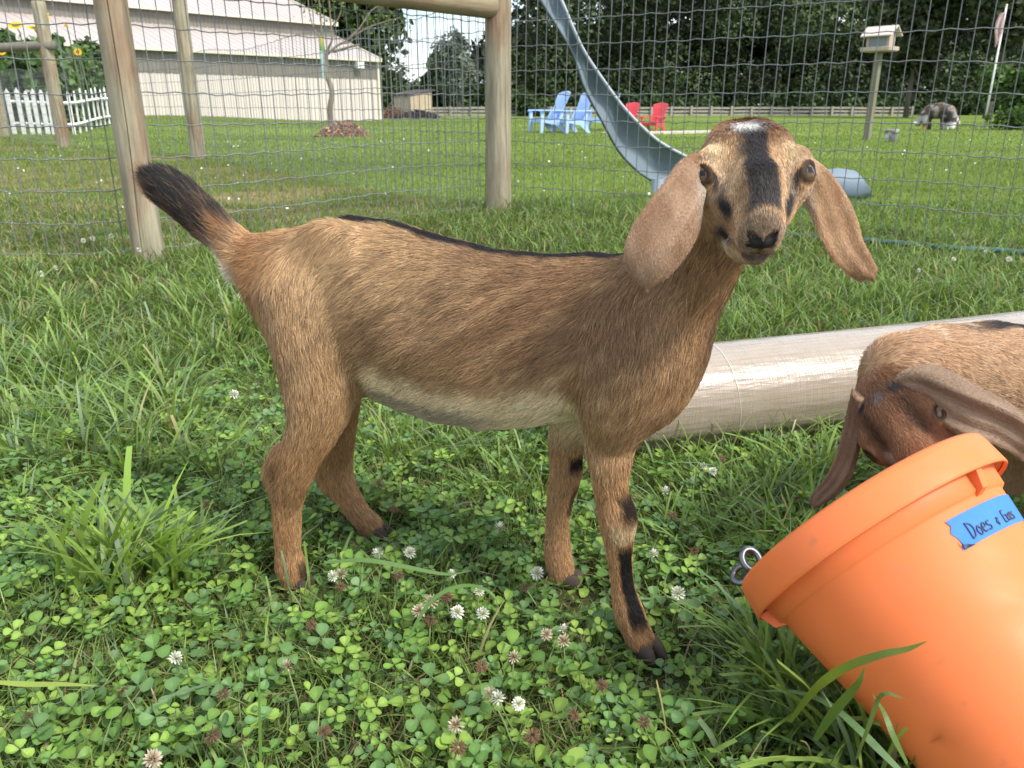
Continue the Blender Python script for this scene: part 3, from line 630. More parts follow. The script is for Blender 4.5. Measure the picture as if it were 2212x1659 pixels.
# ---------------------------------------------------------------- bird feeder, pot, flagpole
fp = GT(1872, 303); bf = empty('bird_feeder', fp, 'wooden roofed bird feeder on a tall square post', 'bird feeder')
M_fpost = mat('greenish_feeder_post', (0.17, 0.16, 0.11), 0.85, noise=(9, 0.25, (1, 1, .2))); M_ced = mat('pale_cedar', (0.40, 0.33, 0.27), 0.8, noise=(10, 0.15)); M_froof = mat('pale_roof_board', (0.58, 0.50, 0.44), 0.75, noise=(10, 0.1))
top = P(1895, 112, fp[1])[2]; Rf = rotz(R(-52)); zf = np.array([fp[0], fp[1], top])
mb = MB(); mb.bbox((fp[0], fp[1], top / 2 - .1), (0.055, 0.055, top / 2 + .1), Rf); mb.build('feeder_post', M_fpost, bf)
hwf = 0.27
def fl(x, y, z): return Rf @ np.array([x, y, z]) + zf
mb = MB(); mb.bbox(fl(0, 0, 0.012), (hwf, 0.17, 0.012), Rf); mb.build('tray', M_ced, bf)
for s in (-1, 1):
    mb = MB(); mb.bbox(fl(0, s * .17, 0.045), (hwf + .01, 0.014, 0.035), Rf); mb.build('tray_lip', M_ced, bf)
    mb = MB(); mb.bbox(fl(s * hwf, 0, 0.045), (0.014, 0.15, 0.035), Rf); mb.build('tray_lip', M_ced, bf)
    mb = MB(); q = np.array([(s * 0.22, -.09, .03), (s * .22, .09, .03), (s * .22, .11, .29), (s * .22, 0, .41), (s * .22, -.11, .29)]); V = np.array([fl(*v) for v in q] + [fl(v[0] - s * .02, v[1], v[2]) for v in q]); mb.add(V, [(0, 1, 2, 3, 4), (9, 8, 7, 6, 5)] + [(k, k + 5, (k + 1) % 5 + 5, (k + 1) % 5) for k in range(5)]); mb.build('end_board', M_ced, bf)
    mb = MB(); d = np.array([0, s * .19, -.16]); d /= np.linalg.norm(d); fr = Rf @ np.stack([[1, 0, 0], d, np.cross([1, 0, 0], d)], 1); mb.bbox(fl(0, s * .10, .345), (hwf + .03, .135, .013), fr); mb.build('roof_board', M_froof, bf)
    mb = MB(); mb.bbox(fl(0, s * .088, .17), (.2, .004, .12), Rf); mb.build('pane', mat('cloudy_pane', (.16, .19, .19), .25), bf)
    mb = MB(); mb.bbox(fl(-.19 * s, -.094, .17), (.022, .006, .125), Rf); mb.build('pane_batten', M_ced, bf)
pp = GT(1923, 307); gp = empty('garden_pot', pp, 'small round grey pot on the lawn beside the bird feeder post', 'pot')
mb = MB(); prof = [(0.0, 0.0), (.085, 0), (.10, .03), (.115, .12), (.105, .16), (.125, .17), (.125, .21), (.11, .225), (.09, .21), (.08, .15)]
q = np.array([[(pp[0] + r * math.cos(g), pp[1] + r * math.sin(g), pp[2] + z) for g in np.linspace(0, 6.283, 25)] for r, z in prof]); mb.grid(q[:, ::-1]); mb.build('pot_body', mat('mottled_grey_pot', (.16, .16, .16), .7, two=((.5, .5, .48), 9, .5, .58, None)), gp, smooth=True)
mb = MB(); q = np.array([[(pp[0] + r * math.cos(g), pp[1] + r * math.sin(g), pp[2] + .2) for g in np.linspace(0, 6.283, 25)] for r in (0, .09)]); mb.grid(q[:, ::-1]); mb.build('soil', mat('pot_soil', (.06, .05, .04), .95), gp)
pY = 23.0; a = P(2143, 225, pY); b = P(2168, 12, pY); a[0] = b[0] = P(2158, 100, pY)[0]; fg = empty('flagpole', (b[0], pY, 0), 'white flagpole with a limp striped flag behind the right edge bush', 'flagpole')
mb = MB(); mb.tube([(b[0], pY, 0), (b[0], pY, b[2])], [.028, .022], 10); mb.build('pole', M_white, fg, smooth=True)
mb = MB(); mb.tube([(b[0], pY, b[2] + z) for z in (-.02, 0, .02, .04)], [.01, .03, .03, .008], 10); mb.build('finial', mat('brass_ball', (.7, .6, .35), .35, metal=.6), fg, smooth=True)
ft = P(2165, 28, pY)[2]; fbm = P(2160, 82, pY)[2]; nz = 14; nf = 9
stripe = [mat('flag_white', (.75, .72, .72), .8), mat('flag_red', (.55, .30, .31), .8), mat('flag_navy', (.05, .06, .16), .8)]
flag = None
for k in range(nf - 1):
    q = []
    for i in range(nz):
        s = i / (nz - 1); z = ft + (fbm - ft) * s; wd = .10 + .10 * math.sin(math.pi * min(1, s * 1.1)) * (1 - .4 * s)
        q.append([(b[0] - .02 - wd * kk / (nf - 1), pY - .03 - .05 * math.sin(kk * 2.1 + s * 3), z - .03 * kk * s) for kk in (k, k + 1)])
    mb = MB(); mb.grid(np.array(q)); mb.build('flag_fold', stripe[2] if k < 2 and False else stripe[k % 2], fg, smooth=True)

# ---------------------------------------------------------------- blue-grey strip slung behind the fence
M_tarp = mat('blue_grey_vinyl', (0.15, 0.195, 0.225), 0.62, spec=0.3, noise=(5, 0.12), bump=(7, 0.25, None, 0.02))
M_tarpL = mat('blue_grey_vinyl_edge', (0.42, 0.47, 0.52), 0.45)
st = empty('hanging_strip', G(1600, 440), 'long blue grey flexible vinyl strip slung down behind the fence to the grass', 'vinyl strip')
Le = [(1120, -90), (1167, 0), (1205, 62), (1237, 118), (1262, 190), (1300, 262), (1345, 338), (1410, 392), (1490, 420)]
Re = [(1170, -90), (1212, 0), (1238, 62), (1262, 112), (1302, 172), (1352, 238), (1416, 300), (1482, 338), (1545, 370)]
Ys = [5.2, 5.25, 5.3, 5.4, 5.5, 5.6, 5.75, 5.9, 6.0]
Lw = dense(np.array([P(x, y, Y_) for (x, y), Y_ in zip(Le, Ys)]), 5); Rw = dense(np.array([P(x, y, Y_ + .10) for (x, y), Y_ in zip(Re, Ys)]), 5)
tt = np.linspace(0, 1, 9); nS = len(Lw)
tw = np.array([0.05 * math.sin(i * .35) for i in range(nS)])
Q = np.array([[Lw[i] + (Rw[i] - Lw[i]) * t + np.array([0, 0.09 * math.sin(math.pi * t) * (.4 + .6 * min(1, i / 20)) + .02 * math.sin(i * .9 + t * 5), -0.02 * math.sin(math.pi * t)]) for t in tt] for i in range(nS)])
mb = MB(); mb.grid(Q); mb.grid(Q[:, ::-1] + [0, .008, .004]); mb.build('strip_sheet', M_tarp, st, smooth=True)
mb = MB(); mb.tube(Rw + [0, -.006, .0], .011, 6); mb.build('strip_hem', M_tarpL, st, smooth=True)
mb = MB(); mb.tube(Lw + [0, -.006, 0], .008, 6); mb.build('strip_hem', mat('dark_vinyl_hem', (.05, .065, .075), .5), st, smooth=True)
# the far end rolls into an open loop on the grass
E0 = [(1545, 395), (1640, 420), (1730, 415), (1800, 400), (1880, 395)]
q = []
for i, s in enumerate(np.linspace(0, 1, 14)):
    c = P(1580 + 284 * s, 424 - 27 * s, 5.9); rr = float(np.interp(s, [0, .5, .85, 1], [.09, .125, .130, .098])); a0 = 0.9
    q.append([c + np.array([-0.075 * math.sin(g) * s ** 3, rr * math.cos(g) * .8, rr * math.sin(g) * .95]) for g in np.linspace(a0, a0 + 5.9, 25)])
q = np.array(q); q[..., 2] = np.maximum(q[..., 2], 0.015); mb = MB(); mb.grid(q); mb.grid(q[:, ::-1] * 1.0 + [0, 0, -.006]); mb.build('strip_loop', mat('pale_blue_vinyl', (.15, .20, .25), .6, noise=(5, .12), bump=(7, .25, None, .02)), st, smooth=True)
p = P(1420, 398, 5.85)
mb = MB(); q = np.array([[p + [.045 * math.cos(g), .03 * math.sin(g), z] for g in np.linspace(0, 6.283, 13)] for z in (-.05, -.02, .02, .04)]); mb.grid(q); mb.build('strip_end', mat('pale_vinyl', (.30, .36, .44), .5), st, smooth=True)
# garden hose lying along the fence foot
hs_ = [(1640, 500), (1700, 506), (1760, 511), (1830, 516), (1900, 522), (1990, 530), (2080, 538), (2150, 541), (2260, 552)]
hp_ = np.array([G(x, y, 0.03) for x, y in hs_]); hp_ = dense(hp_, 5)
mb = MB(); mb.tube(hp_, 0.0135, 10); tag(mb.build('garden_hose', mat('dark_teal_hose', (.035, .10, .11), .4), smooth=True), 'dark teal garden hose lying along the foot of the wire fence', 'hose')
# ================================================================ animals: shared tools
class Form:
    """smooth union of tapered limbs and ellipsoids, turned into one continuous skin"""
    def __init__(s): s.pr = []
    def cone(s, a, b, ra, rb, k=0.02, flow=(0, 0, -1), fl=0.012, tagn='body'):
        s.pr.append(dict(t='c', a=np.array(a, float), b=np.array(b, float), ra=ra, rb=rb, k=k, flow=np.array(flow, float), fl=fl, tag=tagn)); return s
    def chain(s, pts, rad, k=0.02, flow=None, fl=0.012, tagn='body'):
        sg = []
        for i in range(len(pts) - 1):
            a, b = np.array(pts[i], float), np.array(pts[i + 1], float); f = (b - a) if flow is None else np.array(flow, float)
            sg.append(dict(t='c', a=a, b=b, ra=rad[i], rb=rad[i + 1], k=k, flow=f, fl=fl[i] if isinstance(fl, (list, tuple)) else fl, tag=tagn))
        s.pr.append(dict(t='g', segs=sg, k=k, tag=tagn)); return s
    def ell(s, c, rad, Rm=None, k=0.02, flow=(0, 0, -1), fl=0.012, tagn='body', cut=False):
        s.pr.append(dict(t='e', c=np.array(c, float), r=np.array(rad, float), R=np.eye(3) if Rm is None else np.array(Rm), k=k, flow=np.array(flow, float), fl=fl, tag=tagn, cut=cut)); return s
    def torus(s, c, B, R_, r, k=0.004, flow=(0, 0, -1), fl=0.003, tagn='head', sq=1.5):
        s.pr.append(dict(t='t', c=np.array(c, float), B=np.array(B), sq=sq, R=R_, r=r, k=k, flow=np.array(flow, float), fl=fl, tag=tagn)); return s
    def loft(s, O, U, Vv, W, st, k=0.02, flow=(0, 0, -1), fl=0.014, tagn='body'):
        """st rows: u, w_center, half height, half width"""
        s.pr.append(dict(t='l', O=np.array(O, float), M=np.stack([U, Vv, W], 0), st=np.array(st, float), k=k, flow=np.array(flow, float), fl=fl, tag=tagn)); return s
    @staticmethod
    def d(q, p):
        if q['t'] == 'c':
            ab = q['b'] - q['a']; t = np.clip(((p - q['a']) @ ab) / (ab @ ab), 0, 1)
            return np.linalg.norm(p - (q['a'] + t[..., None] * ab), axis=-1) - (q['ra'] + t * (q['rb'] - q['ra']))
        if q['t'] == 'e':
            l = (p - q['c']) @ q['R']; k0 = np.linalg.norm(l / q['r'], axis=-1); k1 = np.linalg.norm(l / q['r'] ** 2, axis=-1) + 1e-9
            return k0 * (k0 - 1) / k1
        if q['t'] == 'g':
            r = Form.d(q['segs'][0], p)
            for x in q['segs'][1:]:
                d = Form.d(x, p); e = np.maximum(.004 - np.abs(r - d), 0) / .004; r = np.minimum(r, d) - e * e * .001
            return r
        if q['t'] == 't':
            l = (p - q['c']) @ q['B']; rad = np.sqrt(l[..., 1] ** 2 + (l[..., 2] * q['sq']) ** 2); return np.sqrt(((rad - q['R']) / (1 + (q['sq'] - 1) * .5)) ** 2 + l[..., 0] ** 2) - q['r']
        l = (p - q['O']) @ q['M'].T; st = q['st']; u = np.clip(l[..., 0], st[0, 0], st[-1, 0])
        wc = np.interp(u, st[:, 0], st[:, 1]); a = np.interp(u, st[:, 0], st[:, 2]); b = np.interp(u, st[:, 0], st[:, 3])
        du = l[..., 0] - u; m = np.minimum(a, b)
        y = l[..., 1] / b; z = (l[..., 2] - wc) / a
        return (np.sqrt(y * y + z * z + (du / m) ** 2) - 1) * m
    def bounds(s, q):
        if q['t'] == 'g':
            bb = [s.bounds(x) for x in q['segs']]; return np.min([x[0] for x in bb], 0), np.max([x[1] for x in bb], 0)
        if q['t'] == 'c': P2 = np.stack([q['a'], q['b']]); m = max(q['ra'], q['rb'])
        elif q['t'] == 'e': P2 = q['c'][None]; m = q['r'].max()
        elif q['t'] == 't': P2 = q['c'][None]; m = q['R'] + q['r']
        else:
            st = q['st']; P2 = np.array([q['O'] + np.array([u, 0, w]) @ q['M'] for u, w in st[:, :2]]); m = st[:, 2:].max()
        return P2.min(0) - m - q['k'] * 1.5 - 0.012, P2.max(0) + m + q['k'] * 1.5 + 0.012
    def skin(s, h):
        bs = [s.bounds(q) for q in s.pr if not q.get('cut')]
        lo = np.min([b[0] for b in bs], 0); hi = np.max([b[1] for b in bs], 0); n = np.ceil((hi - lo) / h).astype(int) + 1
        D = np.full(n, 1.0, np.float32); ax = [lo[i] + h * np.arange(n[i]) for i in range(3)]
        for q in s.pr:
            a, b = s.bounds(q); i0 = np.clip(((a - lo) / h).astype(int), 0, n - 1); i1 = np.clip(((b - lo) / h).astype(int) + 2, 0, n)
            sl = tuple(slice(i0[i], i1[i]) for i in range(3)); g = np.stack(np.meshgrid(*[ax[i][sl[i]] for i in range(3)], indexing='ij'), -1)
            d = s.d(q, g); k = q['k']; cur = D[sl]
            if q.get('cut'):
                e = np.maximum(k - np.abs(cur + d), 0) / k; D[sl] = np.maximum(cur, -d) + e * e * k * 0.25
            else:
                e = np.maximum(k - np.abs(cur - d), 0) / k; D[sl] = np.minimum(cur, d) - e * e * k * 0.25
        return surface_nets(D, lo, h)
    def val(s, p):
        D = np.full(len(p), 1.0)
        for q in s.pr:
            d = s.d(q, p); k = q['k']
            if q.get('cut'): e = np.maximum(k - np.abs(D + d), 0) / k; D = np.maximum(D, -d) + e * e * k * .25
            else: e = np.maximum(k - np.abs(D - d), 0) / k; D = np.minimum(D, d) - e * e * k * .25
        return D
    def flowlen(s, p):
        Wt = 0; Fv = 0; Lf = 0; dh = np.full(len(p), 9.0); db = np.full(len(p), 9.0); dt = np.full(len(p), 9.0)
        for q in [y for x in s.pr for y in (x['segs'] if x['t'] == 'g' else [x])]:
            if q.get('cut'): continue
            d = s.d(q, p); wt = np.exp(-np.maximum(d, -0.02) / 0.008); f = q['flow'] / (np.linalg.norm(q['flow']) + 1e-9)
            Wt = Wt + wt; Fv = Fv + wt[:, None] * f; Lf = Lf + wt * q['fl']
            if q['tag'] == 'head': dh = np.minimum(dh, d)
            elif q['tag'] == 'tail': dt = np.minimum(dt, d)
            else: db = np.minimum(db, d)
        return Fv / Wt[:, None], Lf / Wt, dh, db, dt

def surface_nets(D, lo, h):
    nx, ny, nz = D.shape; S = D < 0
    c = [D[i:nx - 1 + i, j:ny - 1 + j, k:nz - 1 + k] for i in (0, 1) for j in (0, 1) for k in (0, 1)]
    cnt = sum((x < 0).astype(np.int8) for x in c); act = (cnt > 0) & (cnt < 8); idx = np.argwhere(act)
    cid = np.full(act.shape, -1, np.int64); cid[act] = np.arange(len(idx))
    cv = np.stack([x[act] for x in c], 1).astype(float); co = np.array([(i, j, k) for i in (0, 1) for j in (0, 1) for k in (0, 1)], float)
    acc = np.zeros((len(idx), 3)); num = np.zeros(len(idx))
    for a in range(8):
        for b in range(a + 1, 8):
            if np.abs(co[a] - co[b]).sum() != 1: continue
            m = (cv[:, a] < 0) != (cv[:, b] < 0); t = cv[:, a] / (cv[:, a] - cv[:, b] + 1e-12); t = np.where(m, t, 0)
            acc += np.where(m[:, None], co[a] + t[:, None] * (co[b] - co[a]), 0); num += m
    V = lo + h * (idx + acc / num[:, None]); F_ = []
    for axis in range(3):
        s0 = [slice(None)] * 3; s1 = [slice(None)] * 3; s0[axis] = slice(0, -1); s1[axis] = slice(1, None)
        A, B = S[tuple(s0)], S[tuple(s1)]; e = np.argwhere(A != B); o1, o2 = [(1, 2), (2, 0), (0, 1)][axis]
        ok = (e[:, o1] > 0) & (e[:, o2] > 0) & (e[:, o1] < act.shape[o1]) & (e[:, o2] < act.shape[o2]) & (e[:, axis] < act.shape[axis]); e = e[ok]
        def cc(d1, d2):
            q = e.copy(); q[:, o1] -= d1; q[:, o2] -= d2; return cid[q[:, 0], q[:, 1], q[:, 2]]
        q = np.stack([cc(1, 1), cc(0, 1), cc(0, 0), cc(1, 0)], 1); ins = A[e[:, 0], e[:, 1], e[:, 2]]
        q[~ins] = q[~ins][:, ::-1]; F_.append(q[(q >= 0).all(1)])
    return V, np.concatenate(F_)
def vnormals(V, F):
    N = np.zeros_like(V); n = np.cross(V[F[:, 2]] - V[F[:, 0]], V[F[:, 3]] - V[F[:, 1]])
    for k in range(F.shape[1]): np.add.at(N, F[:, k], n)
    return N / (np.linalg.norm(N, axis=1)[:, None] + 1e-12)
def relax(V, F, it=2, lam=0.5):
    E = np.concatenate([np.stack([F[:, k], F[:, (k + 1) % 4]], 1) for k in range(4)]); deg = np.zeros(len(V)); np.add.at(deg, E[:, 0], 1); np.add.at(deg, E[:, 1], 1)
    for _ in range(it):
        A = np.zeros_like(V); np.add.at(A, E[:, 0], V[E[:, 1]]); np.add.at(A, E[:, 1], V[E[:, 0]]); V = V + lam * (A / np.maximum(deg, 1)[:, None] - V)
    return V
def sample(V, F, N, n, rg, dens=None):
    a = np.linalg.norm(np.cross(V[F[:, 2]] - V[F[:, 0]], V[F[:, 3]] - V[F[:, 1]]), axis=1)
    if dens is not None: a = a * dens
    k = rg.choice(len(F), n, p=a / a.sum()); s, t = rg.random((2, n)); f = F[k]
    w4 = np.stack([(1 - s) * (1 - t), s * (1 - t), s * t, (1 - s) * t], 1)
    p = (V[f] * w4[..., None]).sum(1); nn = (N[f] * w4[..., None]).sum(1); return p, nn / (np.linalg.norm(nn, axis=1)[:, None] + 1e-9)
def hair_object(name, pts, rad, cols, m, parent):
    n, k = pts.shape[:2]; hc = bpy.data.hair_curves.new(name); hc.add_curves([k] * n)
    hc.attributes['position'].data.foreach_set('vector', np.ascontiguousarray(pts, np.float32).ravel())
    ra = hc.attributes.get('radius') or hc.attributes.new('radius', 'FLOAT', 'POINT'); ra.data.foreach_set('value', np.ascontiguousarray(rad, np.float32).ravel())
    ca = hc.attributes.new('col', 'FLOAT_COLOR', 'CURVE'); c4 = np.ones((n, 4), np.float32); c4[:, :3] = cols; ca.data.foreach_set('color', c4.ravel())
    hc.materials.append(m); o = bpy.data.objects.new(name, hc); COL.objects.link(o); return attach(o, parent)
def grow(p, nn, flow, L, rg, lift=0.32, rad=0.00022, jit=0.22, clump=0.25):
    """hair strands lying along the flow, as 4-point curves"""
    t = flow - nn * (flow * nn).sum(1)[:, None]; ln = np.linalg.norm(t, axis=1)[:, None]; t = t / np.maximum(ln, 1e-6)
    b = np.cross(nn, t); cl = (vnoise(p, 0.007) - 0.5)[:, None] * 2 * clump + (vnoise(p + 5, 0.022) - 0.5)[:, None] * clump
    t = t + b * cl + rg.normal(0, jit, (len(p), 1)) * b; t /= np.linalg.norm(t, axis=1)[:, None]
    L = (L * (0.65 + 0.6 * rg.random(len(p))))[:, None]; lf = lift * (0.6 + 0.8 * rg.random((len(p), 1)))
    pts = np.stack([p - nn * 0.001, p + L * (t * 0.33 + nn * lf * 0.30), p + L * (t * 0.67 + nn * lf * 0.48), p + L * (t * 1.0 + nn * lf * 0.55)], 1)
    r = rad * (0.8 + 0.4 * rg.random((len(p), 1))) * np.array([[1.0, 1.0, 0.8, 0.3]])
    return pts, r
def fur_mat(name):
    m = bpy.data.materials.new(name); m.use_nodes = True; t = m.node_tree; b = t.nodes['Principled BSDF']; a = t.nodes.new('ShaderNodeAttribute'); a.attribute_name = 'col'
    t.links.new(a.outputs['Color'], b.inputs['Base Color']); b.inputs['Roughness'].default_value = 0.45; b.inputs['Specular IOR Level'].default_value = 0.35
    return m
M_fur = fur_mat('goat_fur'); M_skin = mat('goat_skin', attr='col', rough=0.7, spec=0.2)
def lerp(a, b, t): return a + (b - a) * np.asarray(t)[..., None]

def ear_sheet(Lp, Rp, Yl, Yr, bulge, thick, nL=22, nS=15, rg_=1.0):
    """Lp, Rp: layout points along the two edges from root to tip; Yl, Yr distances; returns front grid, back grid"""
    L3 = dense(np.array([P(x, y, Y_) for (x, y), Y_ in zip(Lp, Yl)]), 6); R3 = dense(np.array([P(x, y, Y_) for (x, y), Y_ in zip(Rp, Yr)]), 6)
    k = np.linspace(0, len(L3) - 1, nL * 2).astype(int); L3 = L3[k]; R3 = R3[k]
    t = np.linspace(0, 1, nS); Q = L3[:, None] + (R3 - L3)[:, None] * t[None, :, None]
    A = np.gradient(Q, axis=0); B = np.gradient(Q, axis=1); N = np.cross(A, B); N /= np.linalg.norm(N, axis=2)[..., None] + 1e-9
    if N[..., 1].mean() > 0: N = -N                        # towards the viewer's side
    s = np.sin(math.pi * t) ** 0.8; along = np.linspace(0, 1, len(Q))
    Q = Q + N * (bulge * s[None, :] * (1 - 0.35 * along[:, None]))[..., None]
    ridge = rg_ * (0.0034 * np.sin(t[None, :] * 9 + 0.7 + 1.5 * along[:, None]) + .0018 * np.sin(t[None, :] * 17 + 4 * along[:, None])) * np.sin(math.pi * np.clip(along * 1.1, 0, 1))[:, None]; Q = Q + N * ridge[..., None]
    edge = np.clip(np.minimum(t, 1 - t) * 6, 0, 1)[None, :] * np.clip((1 - along) * 8, 0, 1)[:, None]
    return Q, Q - N * (thick * (0.25 + 0.75 * edge))[..., None], N
def ear_mesh(Q, B_):
    a, b = Q.shape[:2]; V = np.concatenate([Q.reshape(-1, 3), B_.reshape(-1, 3)]); I_ = np.arange(a * b).reshape(a, b); n = a * b
    q = np.stack([I_[:-1, :-1], I_[:-1, 1:], I_[1:, 1:], I_[1:, :-1]], -1).reshape(-1, 4)
    rim = np.concatenate([I_[0, :-1], I_[:-1, -1], I_[-1, :0:-1], I_[:0:-1, 0]]); nx_ = np.roll(rim, -1)
    F_ = np.concatenate([q, (q + n)[:, ::-1], np.stack([rim, rim + n, nx_ + n, nx_], 1)])
    nn = np.cross(V[q[:, 2]] - V[q[:, 0]], V[q[:, 3]] - V[q[:, 1]]); out = V[q].mean(1) - V[q + n].mean(1)
    return V, (F_ if (nn * out).sum() > 0 else F_[:, ::-1])

M_iris = None
def eye_mat(name, iris, rimc):
    m = bpy.data.materials.new(name); m.use_nodes = True; t = m.node_tree; b = t.nodes['Principled BSDF']; L = t.links.new
    tc = t.nodes.new('ShaderNodeTexCoord'); sp = t.nodes.new('ShaderNodeSeparateXYZ'); L(tc.outputs['Object'], sp.inputs[0])
    def math_(op, a, bb=None):
        n = t.nodes.new('ShaderNodeMath'); n.operation = op
        for i, v in enumerate((a, bb)):
            if v is None: continue
            if isinstance(v, (int, float)): n.inputs[i].default_value = v
            else: L(v, n.inputs[i])
        return n.outputs[0]
    y2 = math_('MULTIPLY', sp.outputs['Y'], sp.outputs['Y']); z2 = math_('MULTIPLY', sp.outputs['Z'], sp.outputs['Z']); rr = math_('SQRT', math_('ADD', y2, z2))
    ay = math_('ABSOLUTE', sp.outputs['Y']); az = math_('ABSOLUTE', sp.outputs['Z'])
    pup = math_('MULTIPLY', math_('LESS_THAN', ay, 0.42), math_('LESS_THAN', az, 0.22)); front = math_('GREATER_THAN', sp.outputs['X'], 0)
    isi = math_('MULTIPLY', math_('LESS_THAN', rr, 0.74), front); pup = math_('MULTIPLY', pup, front)
    n = t.nodes.new('ShaderNodeTexNoise'); n.inputs['Scale'].default_value = 6; L(tc.outputs['Object'], n.inputs['Vector'])
    c1 = t.nodes.new('ShaderNodeMixRGB'); c1.inputs[1].default_value = (*[x * 0.6 for x in iris], 1); c1.inputs[2].default_value = (*[x * 1.25 for x in iris], 1); L(n.outputs['Fac'], c1.inputs[0])
    c2 = t.nodes.new('ShaderNodeMixRGB'); c2.inputs[1].default_value = (*rimc, 1); L(isi, c2.inputs[0]); L(c1.outputs[0], c2.inputs[2])
    c3 = t.nodes.new('ShaderNodeMixRGB'); L(pup, c3.inputs[0]); L(c2.outputs[0], c3.inputs[1]); c3.inputs[2].default_value = (0.004, 0.004, 0.005, 1)
    L(c3.outputs[0], b.inputs['Base Color']); b.inputs['Roughness'].default_value = 0.10; b.inputs['Specular IOR Level'].default_value = 0.28; b.inputs['Coat Weight'].default_value = 0.12; b.inputs['Coat Roughness'].default_value = 0.03
    return m
M_eye = eye_mat('amber_goat_eye', (0.10, 0.054, 0.014), (0.008, 0.006, 0.005))
def eyeball(c, axis, r, parent, up=(0, 0, 1)):
    """unit sphere scaled to r; +X looks out"""
    th = np.linspace(0, math.pi, 17); ph = np.linspace(0, 2 * math.pi, 33)
    Q = np.array([[(math.cos(a), math.sin(a) * math.cos(b), math.sin(a) * math.sin(b)) for b in ph] for a in th]); mb = MB(); mb.grid(Q[:, ::-1])
    o = mb.build('eye', M_eye, None, smooth=True); Rm = frame(axis, up)
    M4 = Matrix.Translation(Vector(c)) @ Matrix([list(x) for x in Rm]).to_4x4() @ Matrix.Scale(r, 4)
    o.parent = parent; o.matrix_parent_inverse = (Matrix.Translation(parent.location)).inverted(); o.matrix_basis = M4
    return o
# ================================================================ the standing goat
fh1, fh2 = G(634, 1266), G(806, 1158); ff1, ff2 = G(1384, 1406), G(1214, 1258)
O_ = (fh1 + fh2) / 2; U_ = (ff1 + ff2) / 2 - O_; U_[2] = 0; LB = np.linalg.norm(U_); U_ /= LB
V_ = np.array([-U_[1], U_[0], 0]); V_ = V_ if V_[1] > 0 else -V_; W_ = np.array([0, 0, 1.0])
def vco(p): return (p - O_) @ V_
def BP(px, py, v):
    d = ray(px, py); c = np.array([0, 0, H]); t = (v - (c - O_) @ V_) / (d @ V_); return c + d * t
def bp_r(px, py, v, rpx): p = BP(px, py, v); return p, rpx * mpp(p)
goat = empty('goat', O_, 'standing brown goat kid with long drooping ears and black tail facing the camera', 'goat')
fm = Form()
top = [(535, 530, 625, .035), (575, 509, 700, .056), (620, 496, 780, .066), (690, 478, 835, .074), (760, 467, 850, .080), (850, 481, 893, .087), (950, 513, 926, .094), (1060, 541, 942, .096), (1170, 550, 932, .091), (1280, 546, 912, .080), (1370, 556, 900, .068), (1415, 625, 860, .052), (1440, 690, 800, .036)]
st = []
for x, y0, y1, b in top:
    a = BP(x, y0 + 5, 0); c = BP(x, y1 - 5, -0.35 * b); ua, wa = (a - O_) @ U_, a[2]; uc, wc = (c - O_) @ U_, c[2]
    st.append(((ua + uc) / 2, (wa + wc) / 2, (wa - wc) / 2, b))
fm.loft(O_, U_, V_, W_, st, 0.03, flow=-0.80 * U_ - 0.55 * W_, fl=0.017)
def chain_px(L, k=0.02, flow=None, fl=0.012, tagn='body', shrink=4):
    pts, rad = [], []
    for x, y, v, r in L: p, q = bp_r(x, y, v, max(r - shrink, 4)); pts.append(p); rad.append(q)
    D = dense(np.array(pts), 4); Rr = dense(np.array(rad)[:, None].repeat(3, 1), 4)[:, 0]; f4 = list(np.repeat(fl, 4)) if isinstance(fl, (list, tuple)) else fl
    fm.chain(list(D), list(Rr), k, flow, f4, tagn); return pts, rad
vh1, vh2, vf1, vf2 = vco(fh1), vco(fh2), vco(ff1), vco(ff2)
D_ = np.array([0, 0, -1.0])
# near hind leg
NH, _ = chain_px([(672, 640, -.030, 105), (686, 740, -.042, 98), (694, 835, -.055, 82), (680, 912, vh1 + .012, 59), (656, 970, vh1 + .004, 46), (636, 1026, vh1, 38), (622, 1082, vh1, 32), (620, 1140, vh1, 29), (623, 1190, vh1, 27), (627, 1220, vh1, 32), (636, 1250, vh1, 30)], 0.022, None, [.016, .016, .016, .016, .016, .015, .014, .013, .011, .009])
chain_px([(612, 975, vh1, 22), (586, 1020, vh1, 17), (604, 1058, vh1, 17)], 0.014, D_ - 0.5 * U_, .015)
# far hind leg
chain_px([(700, 720, .035, 90), (716, 850, .05, 64), (722, 930, vh2 - .012, 46), (722, 990, vh2, 40), (730, 1030, vh2, 34), (752, 1075, vh2, 28), (778, 1112, vh2, 25), (796, 1132, vh2, 26), (808, 1148, vh2, 22)], 0.02, None, .013)
chain_px([(712, 985, vh2, 22), (694, 1025, vh2, 14), (716, 1052, vh2, 18)], 0.015, D_ - 0.5 * U_, .014)
# near fore leg
chain_px([(1372, 690, -.035, 100), (1370, 790, -.045, 105), (1334, 870, -.052, 82), (1320, 945, vf1 + .012, 58), (1318, 1005, vf1 + .004, 44), (1320, 1060, vf1, 36), (1332, 1108, vf1, 40), (1335, 1142, vf1, 36), (1338, 1200, vf1, 28), (1345, 1265, vf1, 26), (1357, 1318, vf1, 32), (1370, 1352, vf1, 31), (1386, 1388, vf1, 31)], 0.022, None, [.015, .015, .015, .014, .013, .013, .011, .009, .008, .008, .008, .008])
# far fore leg
chain_px([(1290, 850, .05, 80), (1232, 930, vf2 - .006, 46), (1222, 985, vf2, 36), (1222, 1022, vf2, 35), (1210, 1080, vf2, 29), (1204, 1140, vf2, 26), (1205, 1192, vf2, 30), (1213, 1240, vf2, 29)], 0.02, None, .010)
